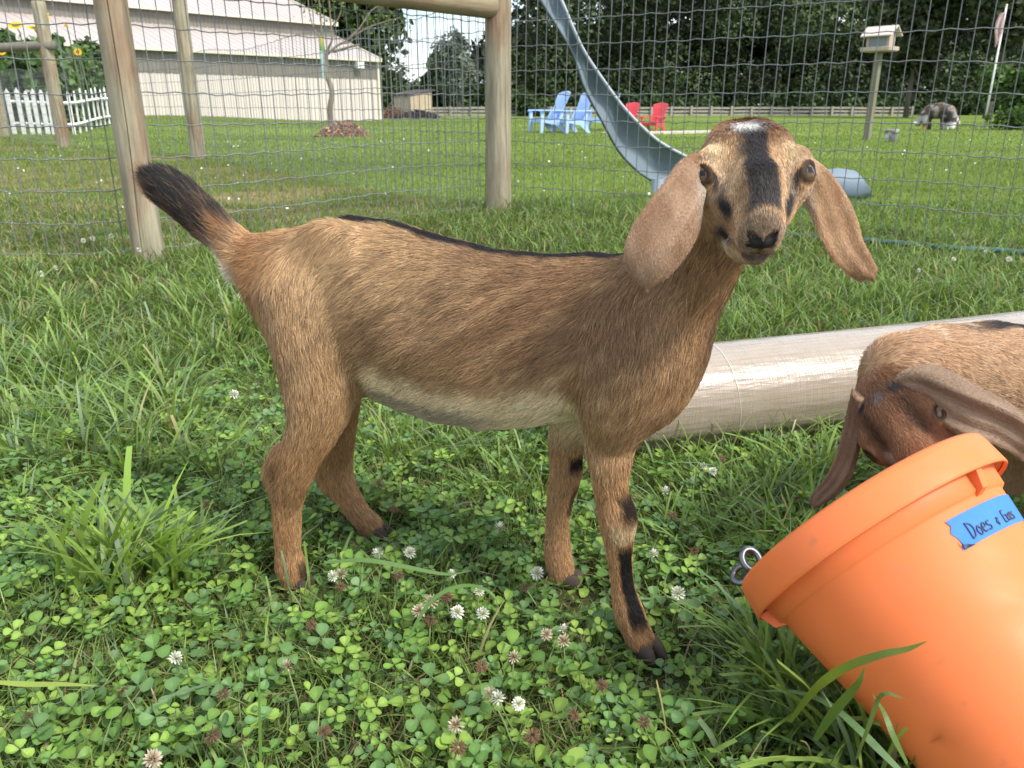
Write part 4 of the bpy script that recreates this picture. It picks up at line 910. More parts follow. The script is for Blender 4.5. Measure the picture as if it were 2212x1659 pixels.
# hip point, ribs, flank hollow, shoulder blade
BM = np.stack([U_, V_, W_], 1)
fm.ell(BP(705, 535, -.050), (.034, .014, .030), BM, .03, flow=-.4 * U_ - .85 * W_, fl=.016)
fm.ell(BP(845, 650, -.128), (.045, .040, .055), BM, .035, cut=True)
# breast, neck
fm.ell(BP(1392, 770, -.012), (.062, .058, .088), np.stack([U_, V_, W_], 1), .03, flow=D_ - 0.3 * U_, fl=.013)
nb = [(1402, 720, -.005, 108), (1448, 648, -.012, 104), (1494, 585, -.028, 94), (1534, 520, -.045, 82), (1562, 455, -.062, 78), (1585, 400, -.075, 78)]
npts, nrad = chain_px(nb, 0.04, None, .012)
for q in fm.pr[-1]['segs']: q['flow'] = np.array([-0.35, 0.1, -0.9])
# tail
tl = [(610, 555, 0, 34), (552, 556, 0, 38), (500, 524, 0, 36), (452, 482, -.005, 33), (405, 440, -.01, 32), (368, 412, -.015, 28), (346, 398, -.018, 17)]
chain_px(tl, 0.03, None, [.018, .022, .028, .032, .034, .030], 'tail')
# ---- head in its own frame: s along the face to the nose, r to image right, n out of the forehead
S_ = 1.05
nt_ = BP(1560, 455, -.062); YH = nt_[1] - 0.055
EM = P(1634, 338, YH)
f_ = np.array([-0.070, -0.82, -0.545]); f_ /= np.linalg.norm(f_); r_ = np.array([0.99, -0.12, 0.035]); r_ -= f_ * (r_ @ f_); r_ /= np.linalg.norm(r_); n_ = np.cross(r_, f_)
if n_[1] > 0: n_ = -n_
HM = np.stack([f_, r_, n_], 1)
def mk_head(EM, HM, S_, a=.74, b=1.10):
    def HP(s, r, n): return EM + HM @ (np.array([s * (a if s > 0 else b), r, n]) * S_)
    def hl(p):
        q = ((p - EM) @ HM) / S_; q[..., 0] = np.where(q[..., 0] > 0, q[..., 0] / a, q[..., 0] / b); return q
    return HP, hl
HP, hl = mk_head(EM, HM, S_)
def gr_(e): return e[2][:, 0]
def head_form(fm, HP, HM, f_, S_, OPEN=1.0):
    def hcone(a, b, ra, rb, k=.009, fl=.006): fm.cone(HP(*a), HP(*b), ra * S_, rb * S_, k, f_ + 0.35 * (HM @ np.array([0, np.sign(a[1] + b[1]), -.4])), fl, 'head')
    fm.ell(HP(-.022, 0, -.037), np.array([.048, .0415, .039]) * S_, HM, .012, f_, .009, 'head')
    hcone((-.02, 0, -.016), (.040, 0, -.007), .019, .019, .012); hcone((.040, 0, -.007), (.082, 0, -.016), .0185, .0150)
    hcone((.0, 0, -.040), (.080, 0, -.032), .030, .0160, .012)
    for sg in (-1, 1):
        hcone((-.054, sg * .011, -.031), (-.034, sg * .015, -.022), .021, .0225, .012, .011)
        hcone((-.012, sg * .036, -.020), (.010, sg * .036, -.024), .0165, .0145, .010)
        hcone((.012, sg * .017, -.052), (.056, sg * .009, -.044), .0225, .0148, .012)
        hcone((.072, sg * .0078, -.022), (.090, sg * .0080, -.025), .0125, .0112, .005)
        hcone((.006, sg * .031, -.034), (.048, sg * .016, -.032), .0145, .0130, .010)
        hcone((-.03, sg * .031, -.044), (-.010, sg * .030, -.042), .019, .016, .012)
    hcone((-.01, 0, -.076), (.04, 0, -.069), .025, .019, .015, .009); hcone((.04, 0, -.070), (.082, 0, -.054), .018, .0122, .010)
    hcone((.082, 0, -.023), (.0945, 0, -.028), .0145, .0112, .005, .003)
    hcone((.084, -.007, -.040), (.084, .007, -.040), .0120, .0120, .004, .004)
    EY = {}
    for sg in (-1, 1):
        ea = HM @ np.array([.22, sg * .74, .62]); ea /= np.linalg.norm(ea); o = HP(.003, sg * .032, -.024); t = 0.0
        for _ in range(60):
            d = fm.val((o + ea * t)[None])[0]
            if d > -2e-4: break
            t += max(-d * .8, 2e-4)
        sp = o + ea * t; lo = HM @ np.array([.80, sg * -.55, -.1])
        gr = np.array([fm.val((sp + d * .003)[None])[0] - fm.val((sp - d * .003)[None])[0] for d in np.eye(3)]); gr /= np.linalg.norm(gr); lo -= gr * (lo @ gr); lo /= np.linalg.norm(lo); B = np.stack([gr, lo, np.cross(gr, lo)], 1)
        EY[sg] = (sp - gr * .0100 * S_, ea * .5 + gr * .5, B, sp)
    for sg in (-1, 1):
        ec, ea, B, sp = EY[sg]
        fm.ell(sp - gr_(EY[sg]) * .001, np.array([.0100, .0100, .0070 * OPEN]) * S_, B, .002, f_, .003, 'head', cut=True)
        upv = B[:, 2] if B[2, 2] > 0 else -B[:, 2]; fm.ell(sp + upv * .0062 * S_ - gr_(EY[sg]) * .0008, np.array([.0042, .0112, .0036]) * S_, B, .002, f_, .003, 'head')
        fm.torus(sp - gr_(EY[sg]) * .0004, B, .0108 * S_, .0027 * S_, .004, f_, .003, sq=1.50)
    for sg in (-1, 1):
        Rn = HM @ np.array(Matrix.Rotation(sg * 0.85, 3, 'X'))
        fm.ell(HP(.1035, sg * .0082, -.0225), np.array([.0075, .0070, .0022]) * S_, Rn, .002, f_, .002, 'head', cut=True)
        fm.ell(HP(.078, sg * .017, -.0505), np.array([.026, .0085, .0016]) * S_, HM @ np.array(Matrix.Rotation(-.12, 3, 'Y')) @ np.array(Matrix.Rotation(sg * 0.35, 3, 'Z')), .002, f_, .002, 'head', cut=True)
    return EY
fm.cone(npts[-1], HP(-.02, 0, -.058), nrad[-1] * .95, .034 * S_, .025, (-.3, .2, -.9), .011, 'body')
EY = head_form(fm, HP, HM, f_, S_)
Vb, Fb = fm.skin(0.0031); Vb = relax(Vb, Fb, 3, .45)
print('goat skin', len(Vb), 'head Y', YH, 'withers', BP(1280, 546, 0)[2])

# ears: real sheets with thickness rooted in the head
earL = ear_sheet([(1512, 326), (1470, 348), (1432, 398), (1396, 446), (1364, 495), (1350, 545), (1358, 585), (1392, 611)],
                 [(1512, 372), (1520, 425), (1520, 462), (1510, 500), (1490, 540), (1462, 578), (1436, 603), (1408, 613)],
                 [YH + .035, YH + .02, YH + .005, YH - .005, YH - .012, YH - .016, YH - .016, YH - .014], [YH + .03, YH + .012, YH - .004, YH - .016, YH - .024, YH - .026, YH - .022, YH - .015], .014, .0045)
earR = ear_sheet([(1722, 392), (1731, 432), (1748, 470), (1765, 515), (1790, 556), (1822, 586), (1848, 602), (1862, 605)],
                 [(1722, 322), (1782, 366), (1822, 420), (1850, 470), (1864, 520), (1886, 560), (1893, 585), (1878, 603)],
                 [YH + .035, YH + .030, YH + .024, YH + .016, YH + .008, YH + .002, YH, YH], [YH + .045, YH + .05, YH + .045, YH + .035, YH + .024, YH + .012, YH + .006, YH + .002], .016, .0045)
ears = [ear_mesh(earL[0], earL[1]), ear_mesh(earR[0], earR[1])]

# ---- coat colours
TAN = np.array([.42, .252, .120]); BRN = np.array([.255, .145, .070]); LTAN = np.array([.55, .375, .20]); CRM = np.array([.84, .665, .41]); BLK = np.array([.014, .012, .011]); GRY = np.array([.50, .415, .29]); WHT = np.array([.82, .80, .76]); DBR = np.array([.10, .055, .03]); ORG = np.array([.42, .205, .08])
def uwp(px, py, v=-.08): p = BP(px, py, v); return np.array([(p - O_) @ U_, p[2]])
def blob(uw, px, py, ru, rw, v=-.08):
    c = uwp(px, py, v); return np.exp(-(((uw[:, 0] - c[0]) / ru) ** 2 + ((uw[:, 1] - c[1]) / rw) ** 2))
def goat_col(p, nn, form):
    l = p - O_; u = l @ U_; v = l @ V_; wz = p[:, 2]; uw = np.stack([u, wz], 1)
    n1 = vnoise(p, .05); n2 = vnoise(p + 3, .015); n3 = vnoise(p * np.array([1, 1, .4]) + 8, .012); nj = (n1 - .5) * .7 + (n2 - .5) * .5
    c = lerp(TAN, LTAN, np.clip(.25 + nj * .5, 0, 1))
    c = lerp(c, BRN, np.clip(.95 * blob(uw, 1180, 640, .13, .085) + .7 * blob(uw, 1000, 660, .12, .06) + .5 * blob(uw, 1330, 700, .10, .12) + .35 * blob(uw, 800, 740, .07, .10) + .22 * nj, 0, .92))
    c = lerp(c, LTAN, np.clip(.7 * blob(uw, 740, 560, .07, .05) + .5 * blob(uw, 900, 640, .06, .045) + .45 * blob(uw, 680, 660, .05, .06) + .25 * nj, 0, .8))
    ts = np.stack([(-.82 * u - .57 * wz) / 5.0, -.57 * u + .82 * wz, v * .5], 1); sn = .6 * vnoise(ts + 2, .0065) + .4 * vnoise(ts + 7, .016)
    tor = sstep(uwp(700, 900)[1] - .01, uwp(700, 840)[1] + .02, wz); c = lerp(c, DBR * 1.3, tor * sstep(.58, .84, sn) * .40); c = lerp(c, LTAN * 1.1, tor * sstep(.46, .22, sn) * .35)
    for (bx, by, su, sw, am) in ((870, 770, .035, .03, .42), (960, 700, .05, .02, .30), (1060, 640, .06, .018, .28), (850, 690, .03, .04, .25)): c = lerp(c, DBR, am * blob(uw, bx, by, su, sw) * sstep(.35, .65, sn))
    c = lerp(c, ORG, np.clip(.75 * blob(uw, 560, 545, .05, .05, 0), 0, 1))
    neck = sstep(uwp(1380, 600)[0], uwp(1520, 600)[0], u) * sstep(uwp(1400, 860)[1], uwp(1400, 740)[1], wz); c = lerp(c, lerp(BRN, TAN, np.clip(.45 + nj * .5, 0, 1)), .85 * neck)
    # belly: cream lower flank, greyish underside
    bl = np.interp(u, [uwp(700, 800)[0], uwp(790, 812)[0], uwp(900, 862)[0], uwp(1040, 893)[0], uwp(1210, 880)[0], uwp(1260, 930)[0]], [uwp(700, 900)[1], uwp(790, 832)[1], uwp(900, 868)[1], uwp(1040, 896)[1], uwp(1210, 882)[1], uwp(1260, 960)[1]])
    inb = sstep(uwp(770, 850)[0], uwp(800, 850)[0], u) * sstep(uwp(1270, 850)[0], uwp(1225, 850)[0], u)
    c = lerp(c, CRM, inb * sstep(.040, .012, wz - bl + (n2 - .5) * .02)); c = lerp(c, GRY * .8, inb * sstep(.006, -.006, wz - bl + (n2 - .5) * .01) * sstep(uwp(1120, 850)[0], uwp(1000, 850)[0], u) * .9)
    # legs
    zl = uwp(700, 900)[1]; leg = sstep(zl, zl - .06, wz); nv = vnoise(p * np.array([1, 1, .16]) + 17, .013); c = lerp(c, lerp(TAN, ORG, np.clip(.1 + .8 * nv, 0, 1)), leg * .9); c = lerp(c, LTAN, leg * np.clip(nv - .45, 0, .5)); c = lerp(c, BRN, leg * np.clip(.40 - nv, 0, .4) * 1.4)
    hind = leg * (u < LB * .5); hk = np.exp(-((wz - uwp(600, 1040, vh1)[1]) / .035) ** 2) * hind * (v < 0); c = lerp(c, BRN * .8, .5 * hk * sstep(.35, .65, nv))
    c = lerp(c, DBR, .55 * np.exp(-((u - uwp(600, 860)[0]) / .018) ** 2) * np.exp(-((wz - uwp(600, 860)[1]) / .10) ** 2))
    fore = (u > LB * .6)
    def legm(y0, y1, xf, vside, soft=.006):
        z0, z1 = uwp(1330, y1, vside)[1], uwp(1330, y0, vside)[1]
        return sstep(z0 - soft, z0 + soft, wz) * sstep(z1 + soft, z1 - soft, wz) * fore * (np.abs(v - vside) < .06)
    fr = nn @ (U_ * .80 - V_ * .60); side = nn @ (U_ * .95 - V_ * .3)
    c = lerp(c, BLK, legm(1050, 1108, 0, vf1, .01) * sstep(.55, .8, side + (n2 - .5) * .3) * .95)
    c = lerp(c, CRM * .8, legm(1112, 1150, 0, vf1, .006) * sstep(.2, .7, fr) * .7)
    c = lerp(c, BLK, legm(1158, 1335, 0, vf1, .012) * sstep(.62, .82, fr + (n2 - .5) * .2))
    c = lerp(c, BLK, legm(985, 1022, 0, vf2, .008) * sstep(.6, .85, side)); c = lerp(c, BLK, legm(1050, 1120, 0, vf2, .01) * sstep(.75, .9, nn @ U_) * .8)
    c = lerp(c, BLK, legm(1365, 1440, 0, vf1, .008) * sstep(.1, .5, nn @ U_) * .9)
    c = lerp(c, BLK, hind * (v < 0) * sstep(uwp(640, 1195, vh1)[1], uwp(640, 1215, vh1)[1], wz) * sstep(.8, .95, nn @ U_) * .8)
    # dorsal stripe
    ds = sstep(.018, .008, np.abs(v - .002) + (n2 - .5) * .012) * sstep(.55, .8, nn[:, 2]) * sstep(uwp(690, 470, 0)[0], uwp(740, 470, 0)[0], u) * sstep(uwp(1520, 560, 0)[0], uwp(1420, 560, 0)[0], u) * (wz > uwp(1000, 640)[1])
    c = lerp(c, BLK, ds)
    Fl, Lf, dh, db, dt = form.flowlen(p)
    # tail: brown root, black above and at the end, white below the root
    tw = sstep(.012, -.002, dt - np.minimum(db, dh)); ut = u
    tt = sstep(uwp(545, 500, 0)[0], uwp(430, 450, 0)[0], ut); c = lerp(c, lerp(ORG, BLK, np.clip(tt * 1.25 - .12 + .45 * (nn[:, 2] - .2) + (n3 - .5) * 1.1, 0, 1)), tw * sstep(.0, .25, tt)); c = lerp(c, BLK, tw * tt * sstep(-.5, .1, nn[:, 2]) * .8)
    c = lerp(c, WHT, np.clip(2.2 * blob(uw, 520, 596, .022, .028, 0), 0, 1) * sstep(.35, -.1, nn[:, 2]))
    c = lerp(c, CRM, .8 * np.clip(1.3 * blob(uw, 545, 650, .018, .06, 0), 0, 1))
    # head
    hw = sstep(.012, -.004, dh - db); q = hl(p); s, r, n = q.T; ar = np.abs(r)
    hc = lerp(np.array([.40, .225, .105]), LTAN, np.clip(.35 + nj * .6, 0, 1))
    hc = lerp(hc, np.array([.20, .095, .045]), sstep(-.012, -.034, s + (n2 - .5) * .012) * .85)                       # brown crown
    hc = lerp(hc, np.array([.66, .50, .30]), np.exp(-((ar - .032) / .010) ** 2 - ((s + .017 + .4 * (ar - .032)) / .018) ** 2) * .95)  # pale brows
    hc = lerp(hc, np.array([.58, .42, .25]), np.exp(-((ar - .021) / .008) ** 2) * sstep(-.01, .01, s) * sstep(.06, .03, s) * .7)
    bw = np.interp(s, [-.06, -.045, -.02, .03, .070, .086], [.008, .0115, .0105, .0120, .0145, .0125]); bl_ = sstep(.004, -.004, ar - bw + (n3 - .5) * .010) * sstep(.089, .082, s + (n2 - .5) * .012) * sstep(-.03, -.01, n + .012) * sstep(-.050, -.042, s)
    hc = lerp(hc, np.array([.022, .021, .023]), bl_ * .97)
    tear = np.exp(-((ar - (.0345 - .24 * (s - .015))) / .0036) ** 2) * sstep(.008, .016, s) * sstep(.070, .048, s); hc = lerp(hc, BLK, np.clip(tear * 1.6, 0, 1))
    muz = sstep(.082, .090, s); hc = lerp(hc, lerp(np.array([.33, .22, .13]), np.array([.20, .15, .11]), np.clip(.4 + nj, 0, 1)), muz * .85)
    nose = sstep(.0990, .1020, s + .30 * ar) * sstep(.0150, .0125, ar) * sstep(-.039, -.035, n) * sstep(-.016, -.019, n - .5 * (ar - .007)); hc = lerp(hc, np.array([.030, .028, .029]), nose)
    lip = np.exp(-((n + .0510) / .0045) ** 2) * sstep(.060, .078, s); hc = lerp(hc, BLK * 3, lip * .6)
    phil = sstep(.0022, .0008, ar) * sstep(.09, .094, s) * sstep(-.02, -.034, n) * sstep(-.05, -.045, n); hc = lerp(hc, BLK, phil * .8)
    hc = lerp(hc, lerp(np.array([.45, .30, .17]), CRM, .3), sstep(-.055, -.066, n) * .6)
    for sg in (-1, 1): lq = (p - EY[sg][3]) @ EY[sg][2]; de = np.sqrt(lq[:, 0] ** 2 + lq[:, 1] ** 2 * .8 + lq[:, 2] ** 2 * 1.7); hc = lerp(hc, DBR * .5, sstep(.0150, .0125, de)); hc = lerp(hc, np.array([.45, .34, .24]), .6 * np.exp(-((de - .021) / .004) ** 2))
    wp = np.exp(-((r + .003) / .009) ** 2 - ((s + .041) / .007) ** 2) * 1.7; hc = lerp(hc, WHT, np.clip(wp + (n2 - .5) * .8 * (wp > .2), 0, 1) * (n > -.03))
    c = lerp(c, hc, hw)
    return c, Fl, Lf, hw, tw
def hoof(name, c, ux, w_, h_, l_, parent):
    Rm = frame(ux); 
    for sg in (-1, 1):
        mb = MB(); q = []
        for s, (k, z) in enumerate(((.78, h_), (.95, h_ * .5), (1.0, 0))):
            q.append([np.array([l_ * k * (math.cos(g) * .5 + .22 * math.cos(g) ** 2 + .1 * (1 - z / h_)), sg * w_ * .26 + w_ * .27 * k * math.sin(g), z]) for g in np.linspace(0, 6.283, 17)])
        q.append([np.array([l_ * .1, sg * w_ * .26, 0])] * 17); q = np.array(q); q = np.concatenate([[np.repeat(q[0].mean(0)[None], 17, 0) + [0, 0, .002]], q])
        mb.grid((q @ Rm.T + c)[:, ::-1]); mb.build('hoof', mat('dark_horn', (.055, .042, .034), .75, spec=.25), parent, smooth=True)

def finish_goat(goat, form, Vb, Fb, ears, earNs, colfn, earcol, nfur, seed, flow_ear):
    rg = np.random.default_rng(seed); Nb = vnormals(Vb, Fb); cb, Fl, Lf, hw, tw = colfn(Vb, Nb, form)
    Va, Fa, Ca = [Vb], [Fb], [cb]; off = len(Vb)
    for (Ve, Fe), ec in zip(ears, earcol): Va.append(Ve); Fa.append(Fe + off); Ca.append(ec(Ve)); off += len(Ve)
    body = mknp('body', np.concatenate(Va), np.concatenate(Fa), M_skin, goat, smooth=True, cols=np.concatenate(Ca) * .8)
    fc = Vb[Fb].mean(1); vis = 1.0 + 0 * fc[:, 0]; vis *= np.where(hw[Fb[:, 0]] > .5, 2.2, 1.0) * np.where(tw[Fb[:, 0]] > .5, 3.0, 1.0)
    view = (np.array([0, 0, H]) - fc); view /= np.linalg.norm(view, axis=1)[:, None]; nf = Nb[Fb[:, 0]]
    vis *= np.where((nf * view).sum(1) < -.45, .45, 1.0)                     # a thinner coat on the far side
    p, nn = sample(Vb, Fb, Nb, nfur, rg, vis); c, Fl, Lf, hw, tw = colfn(p, nn, form)
    # no coat on nose leather, eye rims and inside the mouth
    keep = np.ones(len(p), bool); q = form.hl(p); keep &= ~((hw > .5) & (q[:, 0] + .30 * np.abs(q[:, 1]) > .1005) & (np.abs(q[:, 1]) < .0135) & (q[:, 2] > -.037) & (q[:, 2] - .5 * (np.abs(q[:, 1]) - .007) < -.0175))
    for sg in form.EY: lq = (p - form.EY[sg][3]) @ form.EY[sg][2]; keep &= np.sqrt(lq[:, 0] ** 2 + lq[:, 1] ** 2 * .8 + lq[:, 2] ** 2 * 1.7) > .0135 * form.S
    keep &= p[:, 2] > .012
    p, nn, c, Fl, Lf, hw, tw = p[keep], nn[keep], c[keep], Fl[keep], Lf[keep], hw[keep], tw[keep]
    k = rg.random(len(p)); c = c * (0.60 + 0.80 * rg.random((len(p), 1))); dk = (k < .12) & (hw < .5); c[dk] *= .45; tb_ = (tw > .5) & (k > .45) & (k < .52); c[tb_] = c[tb_] * .45 + np.array([.38, .27, .16]) * .55; lt = k > .90; c[lt] = np.minimum(c[lt] * 1.35, .85)
    lift = np.where(tw > .5, .38, np.where(hw > .5, .22, .26))[:, None]
    pts, rad = grow(p, nn, Fl, Lf, rg, lift=lift, rad=.00019, jit=.15, clump=.22)
    tag(hair_object('fur', pts, rad, c, M_fur, goat), kind='stuff')
    for (Ve, Fe), ec, fe in zip(ears, earcol, flow_ear):
        Ne = vnormals(Ve, Fe); p, nn = sample(Ve, Fe, Ne, 22000, rg); c = ec(p) * (0.72 + .5 * rg.random((len(p), 1)))
        pts, rad = grow(p, nn, np.tile(fe, (len(p), 1)) + rg.normal(0, .15, (len(p), 3)), np.full(len(p), .0034), rg, lift=.18, rad=.00017, jit=.18, clump=.15)
        tag(hair_object('ear_fur', pts, rad, c, M_fur, goat), kind='stuff')
    return body
fm.hl, fm.EY, fm.S = hl, EY, S_
def earcolL(p):
    n = vnoise(p, .02); c = lerp(np.array([.42, .275, .17]), np.array([.29, .17, .095]), sstep(.25, .75, .6 * n + .4 * vnoise(p * np.array([2.5, 1, .6]), .02))); c = lerp(c, BRN, np.clip(sstep(P(1480, 380, YH)[2], P(1500, 320, YH)[2], p[:, 2]), 0, .8)); x1 = P(1500, 450, YH)[0]
    c = lerp(c, np.array([.52, .48, .40]), sstep(x1 - .006, x1 + .012, p[:, 0]) * sstep(P(1500, 490, YH)[2], P(1500, 440, YH)[2], p[:, 2]) * sstep(P(1500, 360, YH)[2], P(1500, 400, YH)[2], p[:, 2]) * .8); return c
def earcolR(p):
    n = vnoise(p, .018); c = lerp(np.array([.50, .32, .175]), np.array([.34, .19, .095]), sstep(.25, .75, .6 * n + .4 * vnoise(p * np.array([2.5, 1, .6]), .02))); x1 = P(1745, 420, YH + .03)[0]
    return lerp(c, np.array([.55, .47, .36]), sstep(x1 + .01, x1 - .004, p[:, 0]) * .7)
finish_goat(goat, fm, Vb, Fb, ears, None, goat_col, (earcolL, earcolR), 290000, 21, (np.array([-.35, 0, -.9]), np.array([.35, 0, -.9])))
for sg in (-1, 1): eyeball(EY[sg][0], EY[sg][1], .0130 * S_, goat, up=HM @ np.array([-.9, sg * -.25, .3]))
for c, w_ in ((fh1, .032), (ff1, .036), (fh2, .032), (ff2, .034)):
    hoof('hoof', np.array([c[0], c[1], .0]) + U_ * .006, U_ if c is not ff1 else U_ * .8 - V_ * .6, w_ * .94, .019, .036, goat)
# white tuft on the poll
rg = np.random.default_rng(77); n = 420; q = np.stack([rg.normal(-.041, .0035, n), rg.normal(-.003, .0062, n), np.full(n, -.003)], 1); q[:, 2] -= (q[:, 1] / .03) ** 2 * .01
p = np.array([HP(*a) for a in q]); nn = np.tile(HM @ np.array([-.55, 0, .85]), (n, 1)); pts, rad = grow(p - nn * .004, nn, np.tile(f_ * .6 + r_ * .1, (n, 1)) + rg.normal(0, .5, (n, 3)), np.full(n, .015), rg, lift=.55, rad=.0002)
tag(hair_object('poll_tuft', pts, rad, np.tile(WHT, (n, 1)), M_fur, goat), kind='stuff')
# whiskers and lashes
wp = []
for sg in (-1, 1):
    for _ in range(9):
        a = HP(.085 + rg.normal(0, .008), sg * (.02 + rg.normal(0, .002)), -.035 + rg.normal(0, .006)); d = HM @ np.array([rg.uniform(.2, 1), sg * rg.uniform(.5, 1), rg.uniform(-.6, .2)]); d /= np.linalg.norm(d); L = rg.uniform(.008, .02); wp.append([a, a + d * L * .4, a + d * L * .75 + [0, 0, -.001], a + d * L + [0, 0, -.003]])
wp = np.array(wp); tag(hair_object('whiskers', wp, np.tile([.00012, .0001, .00008, .00003], (len(wp), 1)), np.tile([.3, .25, .2], (len(wp), 1)), M_fur, goat), kind='stuff')
# ================================================================ orange bucket
axb = np.array([-.444, .710, .547]); axb /= np.linalg.norm(axb)
RB = .140; zc_ = .809; d_ = ray(1853, 1118); rc_ = np.array([0, 0, H]) + d_ * zc_      # rim centre
FB_ = frame(axb, (0.2, -1, 0.3)); HB, RBB = .263, .088
def bk(t, g, r): return rc_ - axb * t + (FB_[:, 1] * math.cos(g) + FB_[:, 2] * math.sin(g)) * r
def rad_at(t): return RB * .955 + (RBB - RB * .955) * t / HB
bucket = empty('bucket', rc_ - axb * HB, 'orange plastic bucket tipped toward the feeding goat, with a blue tape label', 'bucket')
def plast(name, col, col2):
    m = mat(name, col, .36, spec=.4, two=(col2, 2.2, .35, .7, None), noise=(14, .035), bump=(90, .05, None, .002)); b = m.node_tree.nodes['Principled BSDF']
    b.inputs['Subsurface Weight'].default_value = .25; b.inputs['Subsurface Radius'].default_value = (.02, .006, .002); b.inputs['Subsurface Scale'].default_value = .6
    # fine scuffs in the surface
    t = m.node_tree; L = t.links.new; n = t.nodes.new('ShaderNodeTexNoise'); n.inputs['Scale'].default_value = 9; n.inputs['Detail'].default_value = 10; tc = t.nodes.new('ShaderNodeTexCoord'); mp = t.nodes.new('ShaderNodeMapping'); mp.inputs['Scale'].default_value = (1, 5, 2); mp.inputs['Rotation'].default_value = (.4, .7, .2)
    L(tc.outputs['Object'], mp.inputs[0]); L(mp.outputs[0], n.inputs['Vector']); r = t.nodes.new('ShaderNodeMapRange'); r.inputs[1].default_value = .3; r.inputs[2].default_value = .75; r.inputs[3].default_value = .42; r.inputs[4].default_value = .68; L(n.outputs['Fac'], r.inputs[0]); L(r.outputs[0], b.inputs['Roughness'])
    sc_n = t.nodes.new('ShaderNodeTexNoise'); sc_n.inputs['Scale'].default_value = 38; sc_n.inputs['Detail'].default_value = 8; mp2 = t.nodes.new('ShaderNodeMapping'); mp2.inputs['Scale'].default_value = (.35, 1.2, .8); mp2.inputs['Rotation'].default_value = (.9, .2, .6); L(tc.outputs['Object'], mp2.inputs[0]); L(mp2.outputs[0], sc_n.inputs['Vector'])
    r2_ = t.nodes.new('ShaderNodeMapRange'); r2_.inputs[1].default_value = .66; r2_.inputs[2].default_value = .74; r2_.inputs[4].default_value = .55; L(sc_n.outputs['Fac'], r2_.inputs[0])
    old = b.inputs['Base Color'].links[0].from_socket; xm = t.nodes.new('ShaderNodeMixRGB'); L(r2_.outputs[0], xm.inputs[0]); L(old, xm.inputs[1]); xm.inputs[2].default_value = (.42, .16, .07, 1); L(xm.outputs[0], b.inputs['Base Color'])
    return m
M_or = plast('orange_plastic', (.82, .215, .065), (.76, .175, .045))
NG = 96; ga = np.linspace(0, 2 * math.pi, NG + 1)
prof = [(0.004, RB * .93), (0.0, RB * .955), (-.001, RB * .975), (0.002, RB * .992), (.008, RB), (.030, RB * 1.006), (.0335, RB * 1.004), (.0345, RB * .995), (.031, RB * .985)]
mb = MB(); mb.grid(np.array([[bk(t, g, r) for g in ga] for t, r in prof])); 
prof = [(.030, RB * .985), (.026, rad_at(.026) + .001), (.034, rad_at(.034)), (.047, rad_at(.047)), (.0490, rad_at(.049) - .003), (.051, rad_at(.051) - .004), (.07, rad_at(.07) - .0035), (.12, rad_at(.12) - .003), (.18, rad_at(.18) - .002), (.24, rad_at(.24)), (HB - .006, rad_at(HB)), (HB, rad_at(HB) - .006), (HB, 0.0)]
wall = MB(); wall.grid(np.array([[bk(t, g, r) for g in ga] for t, r in prof]))
inn = [(0.004, RB * .93), (.03, rad_at(.03) - .006), (.1, rad_at(.1) - .008), (.2, rad_at(.2) - .008), (HB - .012, rad_at(HB) - .012), (HB - .008, 0)]
wall.grid(np.array([[bk(t, g, r) for g in ga[::-1]] for t, r in inn])); wall.build('bucket_wall', M_or, bucket, smooth=True)
rim = mb.build('bucket_rim', M_or, bucket, smooth=True)
def ang_of(px, py, t=.045):     # angle on the wall whose image lies nearest to a layout point
    best = min(((px - q[0]) ** 2 + (py - q[1]) ** 2, g) for g in np.linspace(0, 6.283, 720) for q in [proj(bk(t, g, rad_at(t)))] if facing(g)); return best[1]
def proj(p):
    l = p - np.array([0, 0, H]); z = l[1] * _cp - l[2] * _sp; y = l[1] * _sp + l[2] * _cp; return CX + FPX * l[0] / z, CY - FPX * y / z
def facing(g): n = FB_[:, 1] * math.cos(g) + FB_[:, 2] * math.sin(g); return n @ (np.array([0, 0, H]) - bk(.045, g, RB)) > 0
# gussets under the rim
for x, y in ((2105, 1032), (1652, 1362)):
    g = ang_of(x, y); mb = MB(); e = FB_[:, 1] * math.cos(g) + FB_[:, 2] * math.sin(g); tn = np.cross(axb, e); a0 = bk(.0315, g, RB * .995); a1 = bk(.0315, g, rad_at(.03) - .004); a2 = bk(.052, g, rad_at(.052) - .005); a3 = bk(.049, g, rad_at(.049) + .006)
    for s in (-1, 1): pass
    V = [q + tn * .004 * s for s in (-1, 1) for q in (a0, a1, a2, a3)]; mb.add(np.array(V), [(0, 1, 2, 3), (7, 6, 5, 4), (0, 4, 5, 1), (1, 5, 6, 2), (2, 6, 7, 3), (3, 7, 4, 0)]); mb.build('rim_gusset', M_or, bucket)
# tape label with handwriting
gA = ang_of(2047, 1122, .066); gB = gA
for k in range(400):
    if proj(bk(.075, gB, rad_at(.075)))[0] > 2214: break
    gB += .004 if proj(bk(.075, gA + .05, rad_at(.075)))[0] > proj(bk(.075, gA, rad_at(.075)))[0] else -.004
sgn = 1 if gB > gA else -1
M_tape = mat('blue_painters_tape', (.055, .20, .60), .7, spec=.2, noise=(120, .08), bump=(260, .25, None, .001))
T0, T1 = .058, .084
def tp_(u, w, lift=.0007): t = T0 + (T1 - T0) * w; return bk(t, gA + (gB - gA) * u, rad_at(t) - .0035 + lift)
Lt = abs(gB - gA) * RB * .93
mb = MB(); q = []
for u in np.linspace(0, 1.02, 40):
    q.append([tp_(u + (.012 * math.sin(w * 11) if u < .01 else 0), w) for w in np.linspace(0, 1, 6)])
mb.grid(np.array(q)); tape = mb.build('tape_label', M_tape, bucket, smooth=True)
